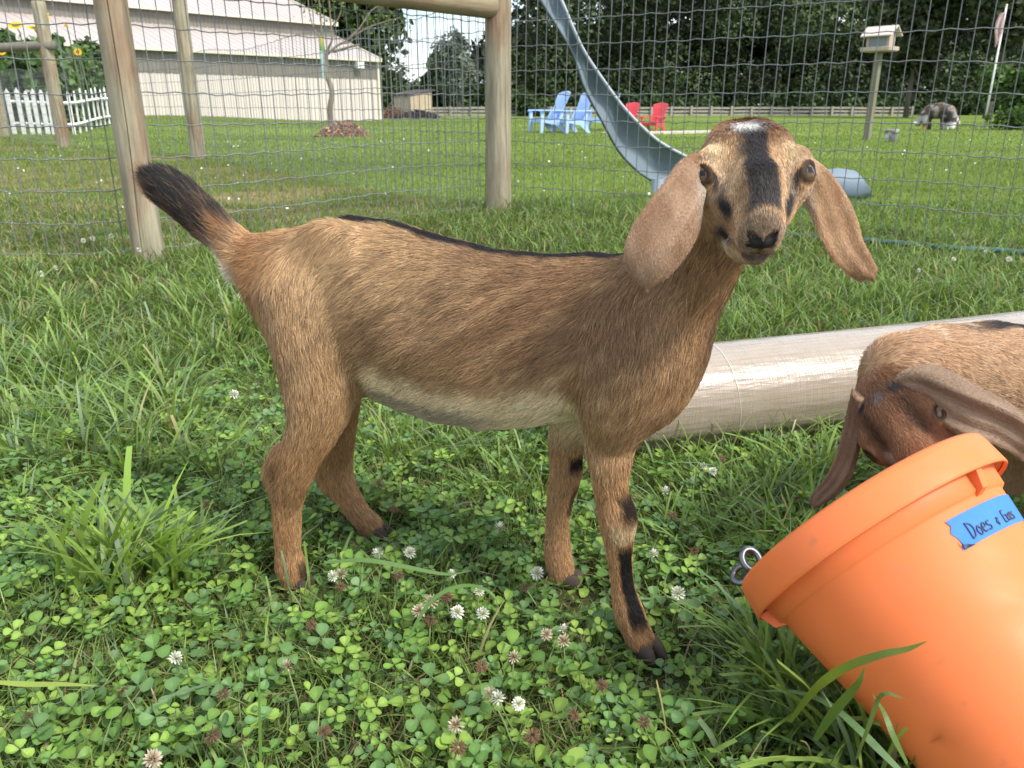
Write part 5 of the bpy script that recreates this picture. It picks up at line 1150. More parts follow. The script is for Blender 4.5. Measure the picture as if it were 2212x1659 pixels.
mb = MB(); q = np.array([[tp_(.0 + .10 * a * (1 - b), 1.02 - .34 * b * (1 - a), .0014 + .004 * (1 - abs(2 * a - 1)) * .5) for a in (0, .5, 1)] for b in (0, .5, 1)]); mb.grid(q); mb.build('tape_curl', mat('tape_back', (.06, .10, .17), .6), tape, smooth=True)
# strokes of the hand-written words, in letter boxes (x to the right, y up)
GL = {'D': [[(0, 0), (.05, .5), (.05, 1)], [(.0, 1), (.45, .85), (.6, .5), (.4, .1), (0, 0)]], 'o': [[(.25, .6), (.02, .35), (.1, .05), (.35, 0), (.5, .3), (.25, .6)]],
      'e': [[(.05, .33), (.45, .38), (.4, .6), (.15, .58), (.02, .3), (.15, .03), (.45, .06)]], 's': [[(.45, .6), (.1, .55), (.12, .36), (.42, .25), (.35, .03), (.02, .04)]],
      '&': [[(.22, .75), (.2, 0)], [(.38, .2), (.02, .2), (.05, .45), (.35, .5), (.38, .65), (.1, .62)]], 'E': [[(.45, 1), (.05, .95), (.0, .5), (.0, .02), (.45, 0)], [(.02, .52), (.35, .55)]], 'w': [[(0, .6), (.12, .02), (.3, .42), (.45, .02), (.62, .6)]]}
M_ink = mat('faded_marker', (.045, .06, .10), .6)
xx = .07; tx = Lt
for wd, sc_ in (('Does', 1.0), ('&', .75), ('Ewes', .8)):
    for ch in wd:
        hgt = .50 * (T1 - T0) * sc_
        big = {'D': 1.05, 'E': .95}.get(ch, .95)
        mb = MB()
        for stq in GL[ch]:
            pq = dense(np.array([(a, b, 0) for a, b in stq]), 4) if len(stq) > 2 else np.array([(a, b, 0) for a, b in stq])
            path = [tp_((xx * tx * 1.0 + a * hgt * .80) / tx, .86 - (b * hgt * big) / (T1 - T0) - .02, .0012) for a, b, _ in pq]
            mb.tube(path, .0007, 5)
        mb.build('letter', M_ink, tape, smooth=True); xx += {'D': .66, 'w': .68, 'E': .54}.get(ch, .53) * hgt / tx
    xx += .038
# steel ring and clip hooked on the far side of the rim
M_steel = mat('galvanised_steel', (.16, .17, .18), .38, metal=.9, noise=(60, .15))
hk = empty('steel_clip', P(1612, 1240, rc_[1] + .0), 'grey steel clip and ring hooked on the left rim of the orange bucket', 'clip')
def ring(c, ax_, R_, r, n=28, sy=1.0): Fm = frame(ax_, (0, 0, 1)); mb = MB(); mb.tube([np.array(c) + Fm[:, 1] * R_ * math.cos(a) + Fm[:, 2] * R_ * sy * math.sin(a) for a in np.linspace(0, 6.283, n)], r, 8, cap=False); return mb
# left end of the rim
gl = min((proj(bk(.012, g, RB))[0], g) for g in np.linspace(0, 6.283, 360))[1]; pe = bk(-.004, gl, RB * .985); le = FB_[:, 1] * math.cos(gl) + FB_[:, 2] * math.sin(gl)
hk.location = pe
c = pe + axb * .006 - le * .008; ring(c, np.cross(axb, le) + .5 * axb, .0090, .0034, sy=1.2).build('ring', M_steel, hk, smooth=True)
c2 = pe + axb * .012 - le * .020 + np.array([.002, 0, .004]); ring(c2, axb * .4 + np.array([.3, -.8, .4]), .0095, .0038, sy=1.2).build('shackle', M_steel, hk, smooth=True)
mb = MB(); mb.tube([c - axb * .02 + le * .006, c - axb * .002 - le * .004], .006, 8); mb.build('pin', M_steel, hk, smooth=True)

# ================================================================ wrapped roll lying in the grass
ra0 = G(1205, 1012); rb0 = G(1830, 936); dr = (rb0 - ra0); dr[2] = 0; dr /= np.linalg.norm(dr)
rr_ = .104; A0 = ra0 + np.array([0, .06, rr_ - .012]); Lr = 2.1
Fr = frame(dr, (0, 0, 1))
def film_mat():
    m = bpy.data.materials.new('silver_beige_film'); m.use_nodes = True; t = m.node_tree; b = t.nodes['Principled BSDF']; L = t.links.new
    at = t.nodes.new('ShaderNodeAttribute'); at.attribute_name = 'col'
    # fine woven scrim of threads under the film, in cylinder coordinates (col.r along, col.g around)
    sp = t.nodes.new('ShaderNodeSeparateColor'); L(at.outputs['Color'], sp.inputs[0])
    def mth(op, a, bb=None):
        n = t.nodes.new('ShaderNodeMath'); n.operation = op
        for i, v in enumerate((a, bb)):
            if v is None: continue
            if isinstance(v, (int, float)): n.inputs[i].default_value = v
            else: L(v, n.inputs[i])
        return n.outputs[0]
    cx = mth('GREATER_THAN', mth('FRACT', mth('MULTIPLY', sp.outputs[0], 190.0)), .22); cy_ = mth('GREATER_THAN', mth('FRACT', mth('MULTIPLY', sp.outputs[1], 62.0)), .18); cell = mth('MULTIPLY', cx, cy_)
    cb = t.nodes.new('ShaderNodeCombineXYZ'); L(mth('MULTIPLY', sp.outputs[0], 6.0), cb.inputs[0]); L(mth('MULTIPLY', sp.outputs[1], 22.0), cb.inputs[1])
    n1 = t.nodes.new('ShaderNodeTexNoise'); n1.inputs['Scale'].default_value = 2.2; n1.inputs['Detail'].default_value = 7; L(cb.outputs[0], n1.inputs['Vector'])
    cb2 = t.nodes.new('ShaderNodeCombineXYZ'); L(mth('MULTIPLY', sp.outputs[0], 160.0), cb2.inputs[0]); L(mth('MULTIPLY', sp.outputs[1], 5.0), cb2.inputs[1])
    n2 = t.nodes.new('ShaderNodeTexNoise'); n2.inputs['Scale'].default_value = 1.0; n2.inputs['Detail'].default_value = 4; L(cb2.outputs[0], n2.inputs['Vector'])
    c1 = t.nodes.new('ShaderNodeMixRGB'); c1.inputs[1].default_value = (.26, .205, .145, 1); c1.inputs[2].default_value = (.40, .345, .275, 1); L(n1.outputs['Fac'], c1.inputs[0])
    c2 = t.nodes.new('ShaderNodeMixRGB'); c2.blend_type = 'MULTIPLY'; c2.inputs[0].default_value = 1; L(c1.outputs[0], c2.inputs[1])
    mr = t.nodes.new('ShaderNodeMapRange'); mr.inputs[3].default_value = .90; mr.inputs[4].default_value = 1.04; L(cell, mr.inputs[0]); L(mr.outputs[0], c2.inputs[2])
    L(c2.outputs[0], b.inputs['Base Color']); b.inputs['Metallic'].default_value = .05
    mr2 = t.nodes.new('ShaderNodeMapRange'); mr2.inputs[1].default_value = .3; mr2.inputs[2].default_value = .7; mr2.inputs[3].default_value = .16; mr2.inputs[4].default_value = .42; L(n2.outputs['Fac'], mr2.inputs[0]); L(mr2.outputs[0], b.inputs['Roughness'])
    b.inputs['Coat Weight'].default_value = .7; b.inputs['Coat Roughness'].default_value = .12
    hsum = mth('ADD', mth('MULTIPLY', cell, .12), mth('ADD', mth('MULTIPLY', n1.outputs['Fac'], 1.2), mth('MULTIPLY', n2.outputs['Fac'], .7)))
    bp = t.nodes.new('ShaderNodeBump'); bp.inputs['Strength'].default_value = .42; bp.inputs['Distance'].default_value = .004; L(hsum, bp.inputs['Height']); L(bp.outputs[0], b.inputs['Normal']); L(bp.outputs[0], b.inputs['Coat Normal'])
    return m
nl_, ng = 150, 88; V = []; Cc = []
ss = np.linspace(0, Lr, nl_); gg = np.linspace(0, 2 * math.pi, ng)
for s in ss:
    gq = np.stack([np.full(ng, s * 4), np.cos(gg) * 1.3, np.sin(gg) * 1.3], -1)
    r = rr_ * (1 + .030 * (vnoise(gq, .9) - .5) + .022 * (vnoise(gq * np.array([.4, 3, 3]) + 7, .8) - .5)) * (1 - .0 * s)
    # two long fold lines along the lower side
    for g0, wd, dp in ((3.62 + .05 * math.sin(s * 3), .035, .006), (3.95 + .04 * math.sin(s * 2 + 1), .03, .004)): r = r - dp * np.exp(-((gg - g0) / wd) ** 2)
    r = r * np.where(s < .02, .9 + 5 * s, 1) * (1 - .006 * np.exp(-((s * 1.0 % .34 - .1) / .006) ** 2))
    r = r * (1 + .07 * s); c = A0 + dr * s + np.array([0, 0, .07 * s * rr_])
    V.append(c + (Fr[:, 1] * np.cos(gg)[:, None] + Fr[:, 2] * np.sin(gg)[:, None]) * r[:, None]); Cc.append(np.stack([np.full(ng, s), gg / 6.283, 0 * gg], -1))
V = np.array(V); I_ = np.arange(nl_ * ng).reshape(nl_, ng); F_ = np.stack([I_[:-1, :-1], I_[1:, :-1], I_[1:, 1:], I_[:-1, 1:]], -1).reshape(-1, 4)
roll = empty('insulation_roll', ra0, 'long silvery beige film wrapped roll lying in the grass behind the goats', 'roll')
mknp('wrapped_cover', V.reshape(-1, 3), F_, film_mat(), roll, smooth=True, cols=np.array(Cc).reshape(-1, 3))
mb = MB(); q = np.array([[A0 + dr * (.0 + d) + (Fr[:, 1] * math.cos(g) + Fr[:, 2] * math.sin(g)) * r for g in gg] for r, d in ((rr_ * .9, 0), (rr_ * .75, -.004), (rr_ * .5, .0), (.03, -.003), (.028, .06))]); mb.grid(q); mb.build('roll_end', mat('crumpled_foil', (.5, .5, .5), .35, metal=.6, bump=(30, .8, None, .01)), roll, smooth=True)
M_band = mat('clear_tape_band', (.6, .57, .52), .2, spec=.6, coat=.8)
for s, wv in ((.335, .0005),):
    mb = MB(); mb.grid(np.array([[A0 + dr * (s + d + .012 * math.sin(g + s * 9)) + (Fr[:, 1] * math.cos(g) + Fr[:, 2] * math.sin(g)) * (rr_ * (1.014 + .07 * s)) + np.array([0, 0, .07 * s * rr_]) for g in gg] for d in (-wv, wv)])[::-1]); mb.build('wrap_band', M_band, roll, smooth=True)
# ================================================================ the goat feeding from the bucket
def cam2w(c): return np.array([c[0], c[1] * _sp + c[2] * _cp, c[1] * _cp - c[2] * _sp])
fm2 = Form(); S2 = 1.02
EM2 = np.array([0, 0, H]) + ray(1934, 925) * .93
f2 = cam2w(np.array([.26, -.80, -.52])); f2 /= np.linalg.norm(f2); r2 = cam2w(np.array([.62, .20, -.76])); r2 -= f2 * (r2 @ f2); r2 /= np.linalg.norm(r2); n2_ = np.cross(r2, f2)
if n2_[1] > 0: n2_ = -n2_
HM2 = np.stack([f2, r2, n2_], 1); HP2, hl2 = mk_head(EM2, HM2, S2, .95, 1.0)
EY2 = head_form(fm2, HP2, HM2, f2, S2, .30)
Y2 = EM2[1]
def c2(px, py, dz): return np.array([0, 0, H]) + ray(px, py) * dz
nk = [HP2(-.035, 0, -.055), c2(1945, 800, 1.0), c2(2030, 800, 1.06), c2(2130, 815, 1.12), c2(2240, 850, 1.18)]
fm2.chain(nk, [.040, .046, .060, .078, .098], .03, None, .011)
for q in fm2.pr[-1]['segs']: q['flow'] = np.array([.9, .2, -.35])
Sh = c2(2300, 860, 1.20); bd = np.array([.90, .42, 0]); bd /= np.linalg.norm(bd); bs = np.array([-bd[1], bd[0], 0])
fm2.chain([Sh, Sh + bd * .2 + [0, 0, -.008], Sh + bd * .40 + [0, 0, .01], Sh + bd * .50 + [0, 0, .0]], [.104, .112, .104, .085], .03, bd * .8 + np.array([0, 0, -.5]), .012)
goat2 = empty('goat', (Sh[0] + bd[0] * .2, Sh[1] + bd[1] * .2, 0), 'tan goat bending its head into the orange bucket at the right edge', 'goat')
for k, (o, sgn_) in enumerate(((.02, -1), (.02, 1), (.46, -1), (.46, 1))):
    b0 = Sh + bd * o + bs * sgn_ * .06; g0 = np.array([b0[0] + bd[0] * .01, b0[1], .012])
    pts = [b0 + [0, 0, -.03], b0 * .55 + g0 * .45 + (-bd * .01 if o < .1 else bd * .02), b0 * .3 + g0 * .7 + (bd * .0 if o < .1 else bd * .035), g0 + [0, 0, .03], g0]
    fm2.chain(pts, [.062, .034, .023, .019, .021], .02, np.array([0, 0, -1.0]), .010)
    hoof('hoof', np.array([g0[0], g0[1], 0]), -bd, .034, .026, .040, goat2)
tlp = Sh + bd * .57; fm2.chain([tlp + [0, 0, .04], tlp + bd * .05 + [0, 0, .07], tlp + bd * .09 + [0, 0, .12]], [.03, .024, .01], .02, None, .03, 'tail')
Vb2, Fb2 = fm2.skin(.0036); Vb2 = relax(Vb2, Fb2, 3, .45)
def goat2_col(p, nn, form):
    n1 = vnoise(p + 40, .05); n2 = vnoise(p + 43, .015); nj = (n1 - .5) * .7 + (n2 - .5) * .5
    c = lerp(np.array([.43, .255, .135]), np.array([.50, .33, .20]), np.clip(.4 + nj, 0, 1))
    l = p - Sh; v = l @ bs; u = l @ bd
    nkd = np.array(dense(np.array(nk + [Sh, Sh + bd * .5]), 12)); dxy = np.min(np.linalg.norm(p[:, None, :2] - nkd[None, :, :2], axis=2), axis=1) if len(p) < 400000 else 0
    top_ = sstep(.45, .75, nn[:, 2]) * sstep(.026, .012, dxy + (n2 - .5) * .012) * sstep(nk[2][0] - .02, nk[3][0], p[:, 0]); c = lerp(c, BLK, top_)
    wp = sstep(.80, .86, vnoise(p + 90, .035)) * (u < .1); c = lerp(c, np.array([.64, .50, .36]), wp * .5)
    Fl, Lf, dh, db, dt = form.flowlen(p); hw = sstep(.012, -.004, dh - db); tw = sstep(.012, -.002, dt - np.minimum(db, dh)); c = lerp(c, BLK, tw)
    s, r, n = hl2(p).T; ar = np.abs(r)
    hc = lerp(np.array([.27, .13, .065]), np.array([.35, .18, .09]), np.clip(.5 + nj, 0, 1)); hc = lerp(hc, np.array([.27, .105, .05]), sstep(.0, .05, s)); hc = lerp(hc, DBR * .7, np.exp(-((ar - .024) / .010) ** 2) * sstep(-.045, -.03, s) * sstep(.03, .0, s) * .85); hc = lerp(hc, DBR, sstep(-.035, -.045, s + (n2 - .5) * .01) * sstep(-.07, -.06, s) * .5)  # redder toward the nose: orange bounce from the bucket painted into the coat
    hc = lerp(hc, np.array([.60, .46, .36]), np.exp(-((r + .026) / .006) ** 2) * sstep(.01, .02, s) * sstep(.055, .04, s) * .9)
    for sg in (-1, 1):
        hb = np.linalg.norm(np.stack([(s + .046), r - sg * .022], 1), axis=1); hc = lerp(hc, np.array([.05, .045, .045]), sstep(.0085, .005, hb) * (n > -.03))
        lq = (p - EY2[sg][3]) @ EY2[sg][2]; de = np.sqrt(lq[:, 0] ** 2 + lq[:, 1] ** 2 * .8 + lq[:, 2] ** 2 * 1.7); hc = lerp(hc, DBR * .6, sstep(.0125, .009, de))
    hc = lerp(hc, np.array([.25, .25, .27]), np.exp(-((r - .002) / .006) ** 2 - ((s + .043) / .006) ** 2) * .8)
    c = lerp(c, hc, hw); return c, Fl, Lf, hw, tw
fm2.hl, fm2.EY, fm2.S = hl2, EY2, S2
e2L = ear_sheet([(1842, 838), (1832, 880), (1820, 930), (1806, 985), (1784, 1030), (1758, 1062), (1750, 1080), (1754, 1090)],
                [(1868, 860), (1868, 905), (1862, 950), (1850, 1000), (1834, 1040), (1806, 1072), (1778, 1088), (1762, 1092)],
                [Y2 + .05, Y2 + .06, Y2 + .06, Y2 + .055, Y2 + .05, Y2 + .05, Y2 + .05, Y2 + .05], [Y2 + .045, Y2 + .05, Y2 + .05, Y2 + .045, Y2 + .04, Y2 + .04, Y2 + .045, Y2 + .05], .010, .005)
e2R = ear_sheet([(1950, 862), (2000, 880), (2042, 915), (2080, 940), (2140, 958), (2200, 990), (2250, 1030), (2290, 1050)],
                [(1940, 800), (2000, 788), (2060, 806), (2110, 832), (2170, 862), (2230, 905), (2280, 960), (2300, 1030)],
                [Y2 + .035, Y2 + .01, Y2 - .015, Y2 - .03, Y2 - .035, Y2 - .035, Y2 - .03, Y2 - .025], [Y2 + .05, Y2 + .025, Y2 + .0, Y2 - .015, Y2 - .02, Y2 - .025, Y2 - .025, Y2 - .025], .020, .005, rg_=2.0)
def ec2(p): n = vnoise(p, .02); return lerp(np.array([.36, .255, .17]), np.array([.25, .16, .10]), n)
def ec2L(p): n = vnoise(p, .02); return lerp(np.array([.34, .225, .145]), np.array([.25, .155, .10]), n)
ears2 = [ear_mesh(e2L[0], e2L[1]), ear_mesh(e2R[0], e2R[1])]
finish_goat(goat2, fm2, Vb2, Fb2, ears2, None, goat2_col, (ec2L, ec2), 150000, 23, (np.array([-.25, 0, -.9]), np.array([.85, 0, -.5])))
for sg in (-1, 1): eyeball(EY2[sg][0] - gr_(EY2[sg]) * .0030, EY2[sg][1], .0110 * S2, goat2, up=HM2 @ np.array([-.9, sg * -.25, .3]))

# ================================================================ the dog on the lawn
fd = Form(); Yd = GT(2020, 280)[1]
def dp(px, py, dy=0): return P(px, py, Yd + dy)
md_ = mpp(dp(2020, 250))
def dch(L, k=.03, flow=None, fl=.035): fd.chain([dp(x, y, dy) for x, y, dy, r in L], [r * md_ for x, y, dy, r in L], k, flow, fl)
dch([(2000, 248, .05, 13), (2014, 240, .0, 15), (2034, 239, -.1, 16), (2050, 243, -.2, 14)], .05, (-.8, 0, -.6), .05)
dch([(2050, 243, -.2, 12), (2056, 252, -.3, 10), (2059, 260, -.36, 10.5)], .05, (.2, -.3, -.9), .04)
dch([(2059, 260, -.36, 10.5), (2058, 268, -.46, 7), (2057, 275, -.52, 4.5)], .02, (0, -.2, -1), .015)
dch([(2052, 259, -.30, 4), (2048, 268, -.34, 4)], .02, (0, 0, -1), .03); dch([(2066, 259, -.30, 4), (2070, 267, -.34, 4)], .02, (0, 0, -1), .03)
for L in ([(2000, 250, .0, 11), (1997, 263, -.05, 6), (1999, 272, .0, 4.2), (1996, 281, -.05, 4)], [(2006, 250, .2, 9), (2006, 264, .2, 5), (2008, 272, .25, 4), (2006, 280, .2, 4)], [(2040, 250, -.2, 8), (2036, 264, -.2, 4.5), (2036, 281, -.22, 4)], [(2050, 250, -.1, 8), (2044, 265, .0, 4), (2044, 279, .0, 4)]): dch(L, .02, (0, 0, -1), .02)
dch([(1994, 246, .05, 5), (1988, 256, .05, 6), (1984, 266, .02, 5), (1978, 266, .0, 3)], .03, None, .06)
Vd, Fd = fd.skin(.016); Vd = relax(Vd, Fd, 2, .4); Nd = vnormals(Vd, Fd)
dog = empty('dog', GT(2020, 281), 'shaggy brown and white dog sniffing the lawn at the right', 'dog')
def dogcol(p):
    n = vnoise(p, .09); n2 = vnoise(p + 7, .03); c = lerp(np.array([.06, .05, .045]), np.array([.34, .31, .28]), sstep(.48, .72, n)); x = p[:, 0]; z = p[:, 2]
    def X(px): return dp(px, 250)[0]
    def Z(py): return dp(2030, py)[2]
    c = lerp(c, np.array([.20, .12, .07]), sstep(.4, .7, n2) * sstep(Z(245), Z(236), z) * .7)
    hd = sstep(X(2046), X(2050), x) * sstep(Z(252), Z(257), z); c = lerp(c, np.array([.78, .75, .7]), hd); c = lerp(c, np.array([.16, .08, .035]), hd * sstep(.012, .03, np.abs(x - X(2058.5))) * sstep(Z(259), Z(262), z) * sstep(Z(274), Z(270), z))
    c = lerp(c, np.array([.7, .68, .65]), sstep(Z(262), Z(268), z) * sstep(X(2030), X(2032), x) * sstep(X(2048), X(2046), x)); c = lerp(c, np.array([.38, .24, .12]), sstep(Z(258), Z(266), z) * sstep(X(1992), X(1994), x) * sstep(X(2015), X(2013), x))
    c = lerp(c, np.array([.45, .44, .43]), sstep(X(2004), X(1996), x) * sstep(Z(246), Z(252), z) * sstep(Z(266), Z(258), z) * .8); return lerp(c, np.array([.8, .78, .75]), sstep(X(1983), X(1981), x))
mknp('body', Vd, Fd, M_skin, dog, smooth=True, cols=dogcol(Vd))
rg = np.random.default_rng(9); p, nn = sample(Vd, Fd, Nd, 7000, rg); Fl, Lf, *_ = fd.flowlen(p); pts, rad = grow(p, nn, Fl, Lf, rg, lift=.4, rad=.0022, jit=.3); tag(hair_object('fur', pts, rad, dogcol(p) * (.7 + .6 * rg.random((len(p), 1))), M_fur, dog), kind='stuff')
# ================================================================ grass, clover
def blades(n, x, y, h, wd, az, bend, rg, K=3, cols=None, z0=None, cut=0.0):
    """tapered, bent blades; one strip of K segments each"""
    z = terr(x, y) if z0 is None else z0; t = np.linspace(0, 1, K + 1)
    ln = np.stack([np.cos(az), np.sin(az)], -1); sd = np.stack([-np.sin(az + rg.normal(0, .8, n)), np.cos(az + rg.normal(0, .8, n))], -1)
    b = bend[:, None] * t[None] ** 1.8; cx = x[:, None] + ln[:, :1] * b * h[:, None]; cy_ = y[:, None] + ln[:, 1:] * b * h[:, None]
    cz = z[:, None] - .004 + h[:, None] * (t[None] - .42 * np.clip(bend, 0, 1.3)[:, None] * t[None] ** 2.2)
    tip = np.where(rg.random(n) < cut, .75, .04)[:, None]; w_ = wd[:, None] * .5 * (.55 + .45 * np.minimum(1, t[None] * 4)) * (1 - (1 - tip) * t[None] ** 2.4)
    A = np.stack([cx - sd[:, :1] * w_, cy_ - sd[:, 1:] * w_, cz], -1); B = np.stack([cx + sd[:, :1] * w_, cy_ + sd[:, 1:] * w_, cz], -1)
    V = np.stack([A, B], 2).reshape(n, -1, 3); m = 2 * (K + 1)
    f = np.array([(2 * k, 2 * k + 1, 2 * k + 3, 2 * k + 2) for k in range(K)]); F_ = (f[None] + (np.arange(n) * m)[:, None, None]).reshape(-1, 4)
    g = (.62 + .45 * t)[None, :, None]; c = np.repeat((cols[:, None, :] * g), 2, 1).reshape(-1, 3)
    return V.reshape(-1, 3), F_, c
GC = np.array([(.180, .285, .052), (.130, .225, .038), (.225, .330, .068), (.145, .235, .085), (.100, .175, .032)])
def gcols(n, rg, dry=.05, gain=1.0):
    c = GC[rg.integers(0, len(GC), n)] * (.75 + .5 * rg.random((n, 1))) * gain; d = rg.random(n) < dry; c[d] = np.array([.34, .28, .13]) * (.6 + .6 * rg.random((d.sum(), 1))); return c
def scatter(n, y0, y1, rg, wide=.72, pw=1.0):
    u = rg.random(n); y = np.sqrt(y0 ** 2 + u * (y1 ** 2 - y0 ** 2)); x = (rg.random(n) * 2 - 1) * (wide * y + .12); return x, y
def pack(parts):
    o = np.cumsum([0] + [len(p[0]) for p in parts])[:-1]; return np.concatenate([p[0] for p in parts]), np.concatenate([p[1] + k for p, k in zip(parts, o)]), np.concatenate([p[2] for p in parts])
def tread(x, y):
    """plants trodden low round the standing goat's feet"""
    k = np.ones_like(x)
    for c in (fh1, fh2, ff1, ff2): d2 = ((x - c[0] - .01) / .055) ** 2 + ((y - c[1] + .035) / .075) ** 2; k = np.minimum(k, .22 + .78 * sstep(.5, 1.6, d2))
    return k
rg = np.random.default_rng(101)
near = []
# short dense grass in the pen
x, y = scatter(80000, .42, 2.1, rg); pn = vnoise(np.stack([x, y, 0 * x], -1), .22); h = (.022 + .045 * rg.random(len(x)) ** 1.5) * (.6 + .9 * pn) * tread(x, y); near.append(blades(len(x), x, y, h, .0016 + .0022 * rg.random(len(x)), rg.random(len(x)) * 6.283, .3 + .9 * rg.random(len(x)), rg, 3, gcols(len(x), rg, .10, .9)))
# pale thin stalks and runners
x, y = scatter(9000, .42, 1.7, rg); near.append(blades(len(x), x, y, (.03 + .05 * rg.random(len(x))) * tread(x, y), .0012 + .0008 * rg.random(len(x)), rg.random(len(x)) * 6.283, .4 + .9 * rg.random(len(x)), rg, 4, np.tile([.25, .33, .10], (len(x), 1)) * (.7 + .6 * rg.random((len(x), 1)))))
# dead thatch lying flat
x, y = scatter(9000, .42, 2.4, rg); near.append(blades(len(x), x, y, .03 + .05 * rg.random(len(x)), .0012 + .001 * rg.random(len(x)), rg.random(len(x)) * 6.283, 1.1 + .2 * rg.random(len(x)), rg, 2, np.tile([.26, .20, .10], (len(x), 1)) * (.5 + .8 * rg.random((len(x), 1)))))
# tufts of long broad blades
tufts = [(255, 1290, 60, .17, .0095, .055), (205, 1275, 34, .15, .0095, .05), (330, 1285, 46, .16, .0088, .05), (410, 1270, 30, .14, .008, .05), (110, 900, 60, .13, .005, .10), (200, 830, 70, .13, .0045, .12), (60, 800, 50, .12, .0045, .10), (330, 800, 50, .11, .004, .10), (470, 790, 50, .10, .004, .10), (100, 1010, 50, .11, .005, .08), (230, 980, 40, .10, .005, .08), (560, 830, 45, .10, .004, .08), (40, 1130, 30, .09, .005, .06),
         (900, 1000, 90, .10, .0042, .12), (1000, 985, 90, .10, .0042, .12), (1110, 1000, 80, .10, .0042, .10), (820, 975, 60, .10, .004, .10), (1090, 960, 60, .10, .004, .10),
         (1580, 1030, 60, .11, .004, .10), (1680, 1030, 80, .12, .0045, .10), (1760, 1040, 70, .12, .0045, .09), (1500, 1070, 50, .09, .004, .10), (1640, 1120, 60, .10, .004, .09), (1720, 1180, 60, .10, .0042, .08), (1560, 1160, 50, .09, .004, .09), (1640, 1220, 50, .09, .004, .08), (1800, 1030, 50, .12, .005, .06), (1880, 1000, 50, .12, .005, .06), (2200, 1090, 40, .11, .005, .05),
         (1600, 650, 90, .10, .0045, .16), (1700, 640, 90, .10, .0045, .16), (1820, 640, 90, .10, .0045, .18), (1960, 640, 90, .10, .0045, .18), (2100, 650, 90, .10, .0045, .18), (2190, 660, 60, .10, .0045, .15), (1560, 720, 60, .09, .004, .10), (1640, 720, 60, .10, .004, .12), (1900, 680, 60, .09, .004, .14),
         (1700, 1500, 40, .14, .0065, .03), (1680, 1580, 40, .13, .0065, .03), (1740, 1600, 40, .14, .007, .03), (1800, 1690, 50, .15, .007, .04), (1640, 1420, 30, .11, .006, .03), (1900, 1740, 50, .16, .007, .03), (1720, 1520, 26, .13, .0065, .03), (1790, 1570, 30, .15, .0065, .03), (1850, 1640, 36, .15, .0060, .03), (1900, 1700, 30, .14, .006, .03), (1660, 1460, 20, .11, .0055, .03), (1760, 1640, 24, .11, .006, .04), (1600, 1640, 14, .09, .006, .04), (1830, 1580, 20, .14, .006, .02), (1480, 1690, 10, .08, .006, .03),
         (640, 1330, 16, .07, .0045, .05), (900, 1290, 14, .07, .0045, .06), (560, 1500, 10, .09, .004, .05), (170, 1600, 12, .08, .005, .06), (1020, 1480, 10, .08, .004, .06)]
for _ in range(60): tufts.append((rg.uniform(-20, 560), rg.uniform(610, 1060), 30, rg.uniform(.09, .16), .0058, .06))
for _ in range(46): tufts.append((rg.uniform(1540, 2230), rg.uniform(570, 740), 26, rg.uniform(.07, .11), .0045, .09))
for _ in range(24): tufts.append((rg.uniform(1420, 1800), rg.uniform(1030, 1260), 22, rg.uniform(.07, .11), .0042, .06))
for _ in range(16): tufts.append((rg.uniform(640, 1250), rg.uniform(960, 1100), 22, rg.uniform(.07, .11), .0042, .06))
tb = []
for (px, py, n, h0, w0, sp) in tufts:
    c = G(px, py); x = c[0] + rg.normal(0, sp * .5, n); y = c[1] + rg.normal(0, sp * .5, n); az = np.arctan2(y - c[1], x - c[0]) + rg.normal(0, .5, n)
    if px < 400 and py > 1200: col = np.array([.22, .35, .055]); az = np.where(rg.random(n) < .6, .3, 2.6) + rg.normal(0, .7, n)
    else: col = np.array([.185, .290, .060])
    cc = np.tile(col, (n, 1)) * (.7 + .6 * rg.random((n, 1))); bl = rg.random(n) < .2; cc[bl] = np.array([.16, .24, .12]) * (.8 + .4 * rg.random((bl.sum(), 1))); dr_ = rg.random(n) < .05; cc[dr_] = [.36, .33, .14]
    tb.append(blades(n, x, y, h0 * (.55 + .75 * rg.random(n)), w0 * (.6 + .6 * rg.random(n)), az, .25 + .75 * rg.random(n), rg, 6, cc, cut=.35))
# a few single long blades seen across the bucket and the clover
def blade_path(L, zs, w_, col):
    p = dense(np.array([P(a, b, q) for (a, b), q in zip(L, zs)]), 5); n = len(p); t = np.linspace(0, 1, n); T = np.gradient(p, axis=0); S_d = np.cross(T, np.array([0, -.6, .8])); S_d /= np.linalg.norm(S_d, axis=1)[:, None]
    w2 = w_ * .5 * (.55 + .45 * np.minimum(1, t * 4)) * (1 - .96 * t ** 3); V = np.stack([p - S_d * w2[:, None], p + S_d * w2[:, None]], 1).reshape(-1, 3); F_ = np.array([(2 * k, 2 * k + 1, 2 * k + 3, 2 * k + 2) for k in range(n - 1)]); return V, F_, np.tile(col, (len(V), 1))
tb.append(blade_path([(1705, 1560), (1760, 1490), (1820, 1445), (1900, 1415), (1960, 1402), (2003, 1385)], [.58, .55, .52, .50, .49, .485], .0075, [.13, .20, .03]))
tb.append(blade_path([(1960, 1680), (1900, 1620), (1850, 1570), (1790, 1520), (1720, 1495), (1640, 1492)], [.52, .54, .56, .59, .62, .65], .0075, [.12, .22, .08]))
tb.append(blade_path([(1760, 1600), (1800, 1540), (1850, 1480), (1868, 1440)], [.57, .55, .53, .52], .009, [.11, .20, .04]))
tb.append(blade_path([(1850, 1640), (1880, 1560), (1905, 1500), (1955, 1510)], [.54, .52, .51, .50], .005, [.12, .19, .05]))
tb.append(blade_path([(1960, 1650), (1930, 1590), (1910, 1540), (1885, 1500)], [.52, .52, .53, .53], .0055, [.13, .22, .06]))
tb.append(blade_path([(-30, 1472), (60, 1478), (140, 1478), (215, 1482)], [.66, .66, .655, .65], .0055, [.28, .36, .07]))
